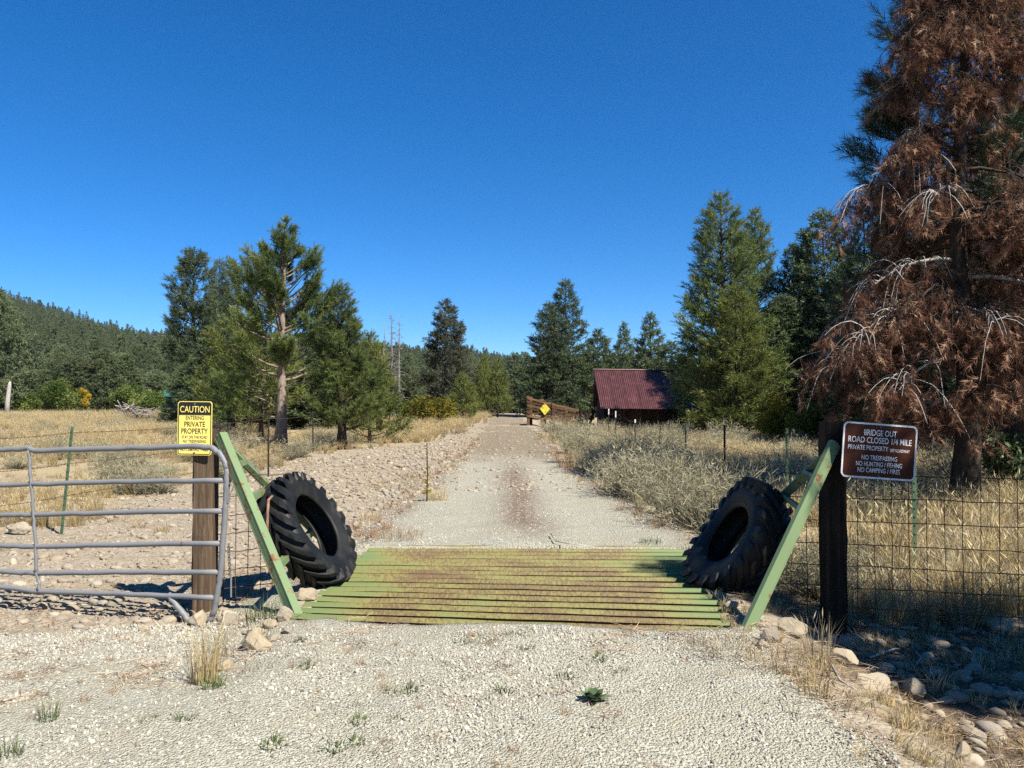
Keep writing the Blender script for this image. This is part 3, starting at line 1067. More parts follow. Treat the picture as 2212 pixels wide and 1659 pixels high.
def dead_pine():
    Y = 12.3
    b = at(2085, 1080, Y)
    b[2] = float(ground_z(b[0], Y)) - .05
    H = 9.8
    r = np.random.default_rng(77)
    t = thing('dead_pine', 'big dead pine with drooping rust-brown needles and bleached limbs at the right', 'dead tree', b)
    w = MB()
    z = np.linspace(0, H, 9)
    w.tube(np.stack([.06 * np.sin(z), .05 * np.cos(z * 1.3), z], -1), .21 * (1 - z / H * .9) * np.r_[1.25, np.ones(8)], 10)
    link('trunk', w.mesh('trunk', M['darkbark'], True), t)
    limb_list, tw, twb = [], MB(), MB()
    P, D, L, TT = [], [], [], []
    spec = []
    # chosen limbs: (height, azimuth, length, lift)
    for q in ((3.2, 3.40, 2.0, .38), (3.1, 4.5, 1.2, .60), (4.1, 3.25, 1.5, .25), (5.6, 3.20, 1.6, .28), (2.5, 3.6, 1.7, .35),
              (2.7, 5.2, 1.2, .35), (3.5, 2.6, 2.0, .2), (5.2, 3.9, 1.1, .3), (3.0, 3.05, 2.1, .2)):
        spec.append(q)
    for q in range(66):
        h_ = r.uniform(1.9, 9.6)
        R = np.interp(h_, [1.9, 3, 5, 7.5, 9.6], [1.5, 2.0, 1.45, 1.0, .5])
        spec.append((h_, r.uniform(0, 6.283), R * r.uniform(.5, 1.05), r.uniform(.05, .40)))
    for qi, (h_, az, Lb, e) in enumerate(spec):
        tws = tw if qi < 9 or qi % 8 == 0 else twb
        d = np.array([math.cos(az), math.sin(az), 0])
        o = np.array([.06 * math.sin(h_), .05 * math.cos(h_ * 1.3), h_])
        p = curve_pts(o, d, Lb, e, e * .55 + .42, 8, r)
        if tws is tw: limb_list.append(MB())
        (limb_list[-1] if tws is tw else twb).tube(p, np.linspace(.048, .010, 8) * (.7 + .12 * Lb), 5, False)
        nt = int(9 + 7 * Lb)
        for k in range(nt):
            s = r.uniform(.28, 1.0)
            o2 = np.array([np.interp(s * 7, range(8), p[:, c]) for c in range(3)])
            a2 = az + r.normal(0, .95)
            d2 = np.array([math.cos(a2), math.sin(a2), 0])
            L2 = r.uniform(.35, .95) * (.7 + .12 * Lb)
            q2 = curve_pts(o2, d2, L2, r.uniform(.2, .9), r.uniform(.8, 1.6), 6, r, .10)
            tws.tube(q2, np.linspace(.010, .004, 6), 3, False)
            for u in range(r.integers(4, 9)):
                s2 = r.uniform(.45, 1.0)
                o3 = np.array([np.interp(s2 * 5, range(6), q2[:, c]) for c in range(3)])
                a3 = r.uniform(0, 6.283)
                d3 = np.array([math.cos(a3), math.sin(a3), 0]) * .6 + np.array([0, 0, -.9])
                q3 = o3 + np.outer([0, .35, .75], d3) * r.uniform(.15, .34)
                twb.tube(q3, [.005, .004, .003], 3, False)
                P.append(q3[1:]); D.append(np.repeat((d3 + r.normal(0, .35, 3))[None], 2, 0)); L.append(r.uniform(.12, .21, 2)); TT.append(np.clip(r.uniform(.05, 1, 2), 0, 1))
    for lm in limb_list:
        link('limb', lm.mesh('limb', M['deadwood'], True), t)
    for nm, mb_, mt_ in (('bleached_twigs', tw, M['deadwood']), ('brown_twigs', twb, M['darkbark'])):
        o_ = link(nm, mb_.mesh(nm, mt_, True), t)
        o_['kind'] = 'stuff'
    P, D, L, TT = map(np.concatenate, (P, D, L, TT))
    V, F = place(shoot_tpl(19, .62, .050, 9, (15, 55)), P, D, L, r)
    link('crown', mesh('crown', V, [F], M['deadneedle'], False, {'tint': np.repeat(TT, 57)}), t)


dead_pine()
gp = np.array([9.5, 14.4, -.1])
ms = tree_meshes(M['jeffrey'], M['darkbark'], seed=78, H=11.8, R=3.0, zb=.12, prof=lambda t: np.interp(t, [0, .15, .4, .6, .75, 1], [.7, .8, 1, .95, .7, .1]), nbr=120, dens=17, sl=.42,
                 tpl=shoot_tpl(34, .62, .03, 19, (15, 60)), e_lo=-.2, e_hi=.6, curl=.9, smin=.45, upw=.7, gaps=.1, trunk_r=.3)
jp = put_tree('jeffrey_pine', 'large living green pine behind the dead brown one at the right edge', ms, gp)
r = np.random.default_rng(91)
for tips in (((1905, 262), (1927, 205), (1892, 290), (1950, 250)), ((1990, 15), (1985, 70), (2040, 45), (2010, 110), (2075, 20))):
    P_, D_, w_ = [], [], MB()
    tp = np.array([at(px, py, 13.4) - gp for px, py in tips])
    hub = tp.mean(0) + np.array([.9, .1, -.45])
    w_.tube(np.array([[0, 0, hub[2] - .5], hub * .6 + [0, 0, -.1], hub]), [.07, .05, .035], 6)
    for q in tp:
        w_.tube(np.array([hub, (hub + q) / 2 + [0, 0, -.10], q]), [.03, .02, .012], 5)
        for u in np.linspace(.45, 1, 9):
            c = hub + (q - hub) * u + np.array([0, 0, -.10 * 4 * u * (1 - u) * .5])
            for _ in range(3):
                P_.append(c + r.normal(0, .035, 3)); D_.append(unit(q - hub) * .7 + np.array([-.1, 0, .6]) + r.normal(0, .35, 3))
    P_, D_ = np.array(P_), np.array(D_)
    V, F = place(shoot_tpl(34, .62, .03, 19, (15, 60)), P_, D_, np.full(len(P_), .34), r)
    br = link('branch', w_.mesh('branch', M['darkbark'], True), jp)
    link('needles', mesh('needles', V, [F], M['jeffrey'], False, {'tint': np.repeat(r.random(len(P_)), 34 * 3)}), br)
# the pines beyond the right edge of the view whose shade lies over the stony corner
for q, (x_, y_, h_, w_) in enumerate(((7.7, 2.0, 10.2, .75), (8.0, 1.9, 7.0, .95), (7.7, -.8, 7.6, .8))):
    put_tree('shade_pine', 'pine just outside the view at the right, shading the stony corner', ms_dark[q % 3], (x_, y_, -.3), q * 2.1, (w_, w_, h_ / 10), 'pines outside the right of the view')


# ------------------------------------------------------------------ shrubs
def leafy(seed, R, H, n, leaf, lobes, stems=14):
    r = np.random.default_rng(seed)
    C = np.stack([r.uniform(-R, R, lobes) * .7, r.uniform(-R, R, lobes) * .6, r.uniform(.3, .78, lobes) * H], -1)
    rad = r.uniform(.35, .62, lobes) * min(R, H) * 1.05
    k = r.integers(0, lobes, n)
    d = unit(r.normal(size=(n, 3)))
    p = C[k] + d * (rad[k] * r.random(n) ** .4)[:, None]
    p[:, 2] = np.abs(p[:, 2])
    a = unit(r.normal(size=(n, 3))); b_ = unit(np.cross(a, r.normal(size=(n, 3))))
    s = leaf * r.uniform(.6, 1.3, n)[:, None]
    V = np.stack([p - a * s, p + b_ * s * .45, p + a * s, p - b_ * s * .45], 1).reshape(-1, 3)
    F = np.arange(4 * n).reshape(-1, 4)
    T = np.repeat(np.clip(r.uniform(.1, .9, lobes)[k] + r.normal(0, .2, n), 0, 1), 4)
    w = MB()
    for q in range(stems):
        c = C[q % lobes]
        w.tube(np.array([[c[0] * .2, c[1] * .2, 0], [c[0] * .6, c[1] * .6, c[2] * .6], c + r.normal(0, .1, 3)]), [.03, .02, .008], 4, False)
    return V, F, T, w


def put_bush(name, label, mat, loc, R, H, n, leaf, lobes, seed, group=None, cat='bush'):
    V, F, T, w = leafy(seed, R, H, n, leaf, lobes)
    t = thing(name, label, cat, loc, (0, 0, 0), group)
    link('stem', w.mesh('stem', M['darkbark'], True), t)
    link('foliage', mesh('foliage', V, [F], mat, False, {'tint': T}), t)
    return t


def pxm(w, Y):
    return w * PS / 768 * Y


for name, lb, mt, px, py, Y, wpx, leaf in (
        ('willow_bush', 'wide olive and yellow willow thicket beside the road on the left', 'willow', 925, 862, 56, 105, .10),
        ('willow_bush', 'low green willow at the left end of the olive thicket', 'aspen', 880, 866, 57, 30, .09),
        ('willow_bush', 'yellowing willow far back between the young pine and the thicket', 'willow', 858, 835, 80, 50, .12),
        ('aspen_bush', 'pale green aspen clump at the far side of the left field', 'aspen', 128, 826, 84, 85, .12),
        ('aspen_bush', 'bright golden aspen between green clumps at the left field edge', 'goldleaf', 181, 826, 84, 24, .12),
        ('aspen_bush', 'low green aspen clump right of the brush pile', 'aspen', 318, 840, 84, 60, .12),
        ('aspen_bush', 'grey-green clump behind the brush pile', 'aspen', 262, 830, 90, 70, .12),
        ('aspen_bush', 'golden aspen bush showing above the caution sign', 'goldleaf', 430, 848, 76, 34, .11),
        ('aspen_bush', 'small green clump at far left beyond the bleached stump', 'aspen', 55, 845, 88, 50, .12),
        ('yellow_bush', 'yellow autumn bush below the big conifers, right of the barn', 'goldleaf', 1672, 846, 33, 92, .08),
        ('yellow_bush', 'greenish yellow bush right of the brightest one under the dark trees', 'willow', 1762, 872, 31, 95, .07),
        ('dark_bush', 'dark shrub in the shade behind the wire fence at the right edge', 'fir', 2165, 885, 13.5, 120, .07),
        ('dark_bush', 'dark twiggy shrub right of the dead pine trunk', 'fir', 2215, 860, 15.5, 130, .07),
        ('green_bush', 'dull green bush between the dark trunks behind the brown sign', 'aspen', 1880, 890, 27, 60, .06),
        ('green_bush', 'bush at the right edge beneath the dead pine', 'willow', 2160, 905, 24, 90, .06)):
    b = base_at(px, Y)
    R = pxm(wpx, Y) / 2
    H = height(py, Y, b)
    put_bush(name, lb, M[mt], b, R * 1.05, H, int(min(9000, 1700 + 900 * R * H)), leaf, 9, int(px))


# ------------------------------------------------------------------ small plants: meshes shared by copies
def tuft(seed, n, H, spread, w, lean=.35, seedhead=False, base_r=.06):
    r = np.random.default_rng(seed)
    a = r.uniform(0, 6.283, n)
    rb = base_r * np.sqrt(r.random(n))
    b = np.stack([np.cos(a) * rb, np.sin(a) * rb, 0 * a], -1)
    a2 = a + r.normal(0, .8, n)
    L = H * r.uniform(.5, 1.08, n)
    le = spread * r.random(n) ** .8
    hd = np.stack([np.cos(a2), np.sin(a2), 0 * a2], -1)
    m_ = b + hd * (L * .38 * le)[:, None] + np.array([0, 0, 1]) * (L * .55)[:, None]
    t_ = b + hd * (L * (le + lean * le * r.random(n)))[:, None] + np.array([0, 0, 1]) * (L * (1 - .35 * le))[:, None]
    sd = np.stack([-np.sin(a2 + r.normal(0, 1, n)), np.cos(a2), 0 * a2], -1) * (w / 2)
    V = np.stack([b - sd, b + sd, m_ - sd * .8, m_ + sd * .8, t_], 1).reshape(-1, 3)
    o = np.arange(n)[:, None] * 5
    Q = o + np.array([[0, 1, 3, 2]])
    Tr = o + np.array([[2, 3, 4]])
    T = np.repeat(np.clip(r.normal(.5, .28, n), 0, 1), 5)
    if seedhead:
        k = n // 5
        j = r.choice(n, k, False)
        p = t_[j]
        ax = unit(t_[j] - m_[j])
        s2 = unit(np.cross(ax, r.normal(size=(k, 3)))) * w * 1.0
        hl = H * .16
        V2 = np.stack([p - ax * hl * .2, p + s2 + ax * hl * .3, p + ax * hl, p - s2 + ax * hl * .3], 1).reshape(-1, 3)
        Q2 = len(V) + np.arange(4 * k).reshape(-1, 4)
        V = np.concatenate([V, V2]); Q = np.concatenate([Q, Q2]); T = np.concatenate([T, np.repeat(.95, 4 * k)])
    return V, [Q, Tr], T


def sage(seed, n=190, H=.6, R=.42):
    r = np.random.default_rng(seed)
    d = unit(np.stack([r.normal(0, .75, n), r.normal(0, .75, n), np.abs(r.normal(.75, .35, n))], -1))
    L = H * r.uniform(.6, 1.1, n)
    b = d * np.array([.1, .1, .02])
    p1 = b + d * L[:, None] * .55
    p1[:, :2] *= R / .42
    p2 = p1 + (d * .45 + np.array([0, 0, .5]) + r.normal(0, .18, (n, 3))) * L[:, None] * .55
    sd = unit(np.cross(d, r.normal(size=(n, 3)))) * .006
    V = [np.stack([b - sd, b + sd, p1 + sd, p1 - sd], 1).reshape(-1, 3)]
    Q = [np.arange(4 * n).reshape(-1, 4)]
    T = [np.full(4 * n, .05)]
    m = 9
    s = r.random((n, m)) ** .7
    lp = (p1[:, None] + (p2 - p1)[:, None] * s[..., None]).reshape(-1, 3)
    ld = unit((p2 - p1)[:, None] + r.normal(0, .28, (n, m, 3))).reshape(-1, 3)
    ls = unit(np.cross(ld, r.normal(size=ld.shape))) * .0036
    ll = r.uniform(.05, .12, len(lp))[:, None]
    V2 = np.stack([lp - ls, lp + ls, lp + ld * ll], 1).reshape(-1, 3)
    return np.concatenate(V + [V2]), [Q[0], 4 * n + np.arange(3 * len(lp)).reshape(-1, 3)], np.concatenate(T + [np.repeat(np.clip(r.normal(.55, .25, len(lp)), 0, 1), 3)])


def tmesh(name, mat, VFT):
    return mesh(name, VFT[0], VFT[1], mat, False, {'tint': VFT[2]})


gr_meshes = [tmesh('grass_tuft', M['grass'], tuft(100 + q, 80, .45, .55, .0048, seedhead=True)) for q in range(5)]
pg_meshes = [tmesh('grass_tuft', M['paleg'], tuft(120 + q, 75, .34, .75, .0048, seedhead=True)) for q in range(4)]
low_meshes = [tmesh('grass_tuft', M['paleg' if q % 2 else 'grass'], tuft(140 + q, 44, .16, 1.0, .006, base_r=.09)) for q in range(4)]
sage_meshes = [tmesh('sagebrush', M['sage'], sage(160 + q)) for q in range(4)]
red_meshes = [tmesh('weed_tuft', M['redg'], tuft(180 + q, 50, .22, .9, .004, base_r=.07)) for q in range(3)]
weed_meshes = [tmesh('weed_tuft', M['weed'], tuft(190 + q, 34, .085, 1.1, .007, base_r=.05)) for q in range(3)]
library('tall_grass', gr_meshes)
library('pale_grass', pg_meshes + gr_meshes[:1])
library('low_grass', low_meshes)
library('sage_lib', sage_meshes)
library('red_weeds', red_meshes)


def spread(n, x0, x1, y0, y1, bias=1.0):
    """random points, denser towards small y"""
    y = y0 + (y1 - y0) * rng.random(n) ** bias
    x = rng.uniform(x0, x1, n)
    return x, y


def zpts(x, y, dz=-.01):
    return np.stack([x, y, ground_z(x, y) + dz], -1)


def inview(x, y, m=1.0):
    return (np.abs(x) < .69 * y + m)


# left field
x, y = rng.uniform(-62, -1, 60000), 11 + 80 * rng.random(60000) ** 1.6
dxr = x - road_x(y)
edge = np.interp(y, [10, 14, 20, 26, 34, 60, 95], [-6.6, -7.2, -6.2, -4.6, -3.2, -2.6, -2.2]) + wob(x, y, .9, 3) * .9
patch = wob(x, y, .33, 2) + .5 * wob(x, y, 1.1, 6)
keep = inview(x, y) & (x < edge) & (rng.random(len(x)) < np.clip(.55 + .75 * patch, .05, 1))
x, y, patch = x[keep], y[keep], patch[keep]
tall = (patch > -.15)
sc_ = rng.uniform(.5, 1.15, len(x)) * np.interp(y, [10, 30, 80], [.75, 1.0, 1.4])
m1 = tall & (rng.random(len(x)) < .6)
m2 = tall & ~m1
scatter('dry_grass', 'tall_grass', zpts(x[m1], y[m1]), sc_[m1], .12, 'golden dry grass across the left field')
scatter('bleached_grass', 'pale_grass', zpts(x[m2], y[m2]), sc_[m2], .12, 'pale bleached grass across the left field')
m3 = ~tall
scatter('low_grass', 'low_grass', zpts(x[m3], y[m3]), sc_[m3] * 1.3, .15, 'short matted grass in the left field')

# right field
x, y = rng.uniform(1.2, 34, 42000), 6.6 + 50 * rng.random(42000) ** 1.7
edge = np.interp(y, [6, 8, 9.5, 12, 16, 20, 28, 34, 45, 58], [3.0, 2.75, 2.55, 2.05, 1.75, 1.65, 1.9, 1.2, .9, .6]) + wob(x, y, 1.3, 1) * .22
patch = wob(x, y, .5, 12) + .5 * wob(x, y, 1.6, 4)
keep = inview(x, y) & (x > edge) & ~((x > -2) & (x < 4.3) & (y > 36)) & ~((x > 4) & (y > 49.5)) & (rng.random(len(x)) < np.clip(.55 + .8 * patch, .06, 1))
x, y, patch = x[keep], y[keep], patch[keep]
sc_ = rng.uniform(.75, 1.4, len(x)) * np.interp(y, [6, 9, 14, 30, 60], [.75, .9, .75, .6, .6]) * np.interp(x - np.interp(y, [6, 9.5, 16, 58], [3, 2.55, 1.7, .6]), [0, 1.0], [.65, 1.3])
k = rng.random(len(x))
m1 = k < .30
scatter('dry_grass', 'tall_grass', zpts(x[m1], y[m1]), sc_[m1] * 1.05, .15, 'golden dry grass in the field right of the road')
m2 = (k >= .30) & (k < .72)
scatter('bleached_grass', 'pale_grass', zpts(x[m2], y[m2]), sc_[m2] * 1.15, .15, 'pale grass in the field right of the road')
m3 = k >= .72
scatter('low_grass', 'low_grass', zpts(x[m3], y[m3]), sc_[m3] * 1.2, .2, 'short grass in the field right of the road')


# sagebrush bushes: counted one by one
def sage_spot(x_, y_, s, q):
    o = link('sagebrush', sage_meshes[q % 4], None, (x_, y_, float(ground_z(x_, y_)) - .03))
    o.rotation_euler = (0, 0, q * 1.7)
    o.scale = (s * 1.15, s * 1.15, s)
    return o


r = np.random.default_rng(21)
k = 0
tries = 0
while k < 140 and tries < 4000:
    tries += 1
    y_ = 7.6 + 38 * r.random() ** 1.5
    e_ = float(np.interp(y_, [6, 8, 9.5, 12, 16, 20, 28, 45], [3.2, 3.0, 2.7, 2.15, 1.95, 1.9, 2.3, 2]))
    x_ = e_ + r.random() ** 1.7 * 14
    if x_ > .68 * y_ + .5 or wob(x_, y_, .6, 3) < -.5 or (y_ < 11.5 and x_ > 3.3): continue
    o = sage_spot(x_, y_, r.uniform(.6, 1.1), k)
    o.scale = tuple(v * (1.0 + .55 * (k % 3 == 0)) for v in o.scale)
    tag(o, 'grey-green sagebrush in the rough ground right of the road', 'shrub', 'sagebrush right of the road')
    k += 1
k = 0
while k < 120:
    y_ = 12.5 + 55 * r.random() ** 1.3
    x_ = -r.uniform(6.2, .68 * y_ + 1) if .68 * y_ > 6 else -7
    if wob(x_, y_, .25, 7) < -.15: continue
    o = sage_spot(x_, y_, r.uniform(.6, 1.05), k)
    tag(o, 'grey sagebrush scattered through the dry field on the left', 'shrub', 'sagebrush in the left field')
    k += 1

x, y = rng.uniform(-9, -1.2, 1500), 6.4 + 20 * rng.random(1500) ** 1.2
kp = (zone_road(x, y) < -.1) & (rng.random(1500) < np.clip(.05 + .55 * wob(x, y, .8, 31), 0, 1)) & inview(x, y) & ~in_guard(x, y, -.4)
scatter('low_grass', 'low_grass', zpts(x[kp], y[kp]), rng.uniform(.4, 1.1, kp.sum()), .25, 'sparse dry grass growing through the stones of the wash')
# reddish weeds and low grass by the road edges
x, y = rng.uniform(-3.4, 3.6, 2600), 9 + 24 * rng.random(2600) ** 1.3
e = zone_road(x, y)
keep = (np.abs(e + .1) < .35) & (rng.random(len(x)) < .5) & ~((x < -1.6) & (wob(x, y, 1.1, 2) < 0)) | ((np.abs(x - road_x(y)) < .33) & (y > 10) & (y < 20) & (rng.random(len(x)) < .20))
scatter('roadside_weeds', 'red_weeds', zpts(x[keep], y[keep]), rng.uniform(.3, .9, keep.sum()) * np.where(np.abs(x[keep] - road_x(y[keep])) < .5, .35, 1), .2, 'reddish dry weeds along the road edges and its crown')
x, y = rng.uniform(1.6, 6, 1500), 3.2 + 4.6 * rng.random(1500)
keep = rng.random(len(x)) < np.clip(.45 + .5 * wob(x, y, 1.5, 5), .05, .9)
scatter('low_grass', 'low_grass', zpts(x[keep], y[keep]), rng.uniform(.35, .85, keep.sum()), .35, 'trampled straw on the shaded right verge')


# ------------------------------------------------------------------ stones
def rock(seed, sub=2, flat=.65, rough=.10, angular=False):
    r = np.random.default_rng(seed)
    bm = bmesh.new()
    bmesh.ops.create_icosphere(bm, subdivisions=sub, radius=.5)
    V = np.array([v.co[:] for v in bm.verts])
    F = np.array([[v.index for v in f.verts] for f in bm.faces])
    bm.free()
    n = unit(V)
    k = r.normal(size=(5, 3)) * (2.2 if not angular else 3.0)
    ph = r.uniform(0, 6, 5)
    V = V * (1 + rough * np.sin(n @ k.T + ph).sum(1) / 2)[:, None]
    if angular:
        for q in range(11):
            d = unit(r.normal(size=3)); c = r.uniform(.26, .40)
            ex = np.maximum(V @ d - c, 0)
            V = V - ex[:, None] * d * .97
    V = V * np.array([1, r.uniform(.65, .95), flat * r.uniform(.8, 1.15)])
    return V, [F]


chips = [mesh('chip', *rock(200 + q, 1, .7, .14, True), M['stone'], False) for q in range(6)]
library('chips', chips)
pebbles = [mesh('pebble', *rock(210 + q, 1, .6, .12, True), M['cobble'], False) for q in range(6)]
library('pebbles', pebbles)
cob_meshes = [mesh('cobble', *rock(220 + q, 2, .5, .12, q % 2 == 0), M['cobble'], True) for q in range(8)]
library('cobbles', cob_meshes)


def fieldstone(seed):
    V, F = rock(seed, 4, .78, .12, True)
    r = np.random.default_rng(seed + 900)
    n = unit(V)
    for fq, am in ((9, .016), (19, .009), (41, .005)):
        k = r.normal(size=(6, 3)) * fq / 2.2
        V = V * (1 + am * np.sin(n @ k.T + r.uniform(0, 6, 6)).sum(1) / 1.6)[:, None]
    return V, F


rock_meshes = [mesh('rock', *fieldstone(240 + q), M['bigrock'], False) for q in range(6)]

# gravel chips: near apron and road
n = 130000
x = rng.uniform(-5.2, 2.6, n); y = 2.9 + 3.1 * rng.random(n) ** 1.1
e = zone_road(x, y)
dens = np.clip(.42 + .75 * wob(x, y, 1.4, 6) + .35 * wob(x, y, 5, 2), .05, 1)
dens = dens * (1 - .75 * (np.exp(-((x - .80) / .33) ** 2) + np.exp(-((x + .72) / .33) ** 2)) * (y < 5.6)) + .04
keep = (e > -.12) & inview(x, y, .3) & ~in_guard(x, y, -.12) & (rng.random(n) < dens)
x, y = x[keep], y[keep]
z = ground_z(x, y) + .012
s = .007 + .020 * rng.random(len(x)) ** 3.2 + .03 * (rng.random(len(x)) < .006) * rng.random(len(x))
scatter('gravel', 'chips', np.stack([x, y, z + s * .1], -1), s * 1.25, full=True, label='pale crushed gravel on the approach before the cattle guard')
n = 42000
x = rng.uniform(-3.4, 2.8, n); y = 8.3 + 17 * rng.random(n) ** 1.6
e = zone_road(x, y)
keep = (e > -.2) & ~in_guard(x, y, -.05) & (rng.random(n) < np.clip(.5 + .45 * wob(x, y, 1.2, 3), .1, 1) * (1 - .8 * np.exp(-((np.abs(x - road_x(y)) - .85) / .36) ** 2)))
x, y = x[keep], y[keep]
s = .012 + .022 * rng.random(len(x)) ** 3
scatter('gravel', 'chips', np.stack([x, y, ground_z(x, y) + .012], -1), s * 1.2, full=True, label='gravel on the road beyond the cattle guard')

# river cobbles in the dry wash: the nearest as things, the rest as stuff
n = 22000
x = rng.uniform(-9.5, 2.6, n); y = 6.0 + 22 * rng.random(n) ** 1.35
dx = x - road_x(y)
wash = (x < np.where(y < 12, -1.9, -1.2) + wob(x, y, 1.1) * .3) & (x > np.interp(y, [6, 12, 20, 28], [-9, -7.2, -6.4, -4.5]))
e = zone_road(x, y)
keep = wash & (e < .25) & inview(x, y, .6) & ~in_guard(x, y, -.25) & (rng.random(n) < np.clip(.75 + .4 * wob(x, y, .9, 4), .1, 1))
x, y = x[keep], y[keep]
s = .03 + .13 * rng.random(len(x)) ** 4.0
app = s / y
order = np.argsort(-app)
big, rest = order[:150], order[150:]
scatter('cobbles', 'cobbles', np.stack([x[rest], y[rest], ground_z(x[rest], y[rest]) + s[rest] * .03], -1), s[rest], .3, 'rounded river cobbles strewn over the dry wash behind the gate')


def put_rock(name, me, loc, s, rot, label, cat='rock', group=None):
    o = link(name, me, None, loc)
    o.scale = s if not np.isscalar(s) else (s, s, s)
    o.rotation_euler = rot
    return tag(o, label, cat, group)


for q, i in enumerate(big):
    put_rock('river_cobble', cob_meshes[q % 8], (x[i], y[i], float(ground_z(x[i], y[i])) + s[i] * .05), s[i], (rng.normal(0, .2), rng.normal(0, .2), rng.uniform(0, 6.28)),
             'rounded tan or grey cobble in the dry wash behind the pipe gate', 'stone', 'larger cobbles behind the pipe gate')

n = 60000
xp = rng.uniform(-9.5, 2.6, n); yp = 5.9 + 16 * rng.random(n) ** 1.5
ep = zone_road(xp, yp)
kp = (ep < .3) & (xp > np.interp(yp, [6, 12, 20, 28], [-9, -7.2, -6.4, -4.5])) & (xp < 1.9) & ~in_guard(xp, yp, -.12) & inview(xp, yp, .4) & (rng.random(n) < np.clip(.6 + .5 * wob(xp, yp, 1.3, 9), .1, 1))
xp, yp = xp[kp], yp[kp]
sp_ = .014 + .035 * rng.random(len(xp)) ** 2.4
scatter('wash_pebbles', 'pebbles', np.stack([xp, yp, ground_z(xp, yp) + .002], -1), sp_ * 1.2, full=True, label='small brown and pale pebbles between the cobbles of the dry wash')

# road stones further up and small cobbles beyond
n = 5200
x = rng.uniform(-5.5, 2.6, n); y = 14 + 46 * rng.random(n) ** 1.5
e = zone_road(x, y)
keep = (x < np.interp(y, [14, 20, 60], [1.9, 1.7, 1.2])) & (x > np.interp(y, [14, 20, 28, 60], [-6, -5.4, -3.6, -2.0])) & (rng.random(n) < np.where(np.abs(x - road_x(y)) < 1.1, .45, .95))
x, y = x[keep], y[keep]
s2 = .05 + .10 * rng.random(len(x)) ** 2
scatter('cobbles', 'cobbles', np.stack([x, y, ground_z(x, y) + .01], -1), s2, .3, 'small cobbles on the washed-out road further up')

# right-hand ditch: cobbles half in shade
n = 900
x = rng.uniform(2.0, 5.4, n); y = 3.1 + 3.6 * rng.random(n)
keep = (x > 2.15 + wob(x, y, 2.0) * .3 + .25 * (y - 4)) & inview(x, y, .2) & (rng.random(n) < .8)
x, y = x[keep], y[keep]
s = .05 + .13 * rng.random(len(x)) ** 2.2
order = np.argsort(-s / y)
big, rest = order[:120], order[120:]
scatter('cobbles', 'cobbles', np.stack([x[rest], y[rest], ground_z(x[rest], y[rest]) + s[rest] * .12], -1), s[rest], .35, 'small cobbles in the shaded ditch at the right')
for q, i in enumerate(big):
    put_rock('ditch_cobble', cob_meshes[(q * 3) % 8], (x[i], y[i], float(ground_z(x[i], y[i])) + s[i] * .06), s[i], (rng.normal(0, .3), rng.normal(0, .3), rng.uniform(0, 6.28)),
             'rounded cobble in the shaded stony ditch at the right', 'stone', 'cobbles in the shaded ditch at the right')

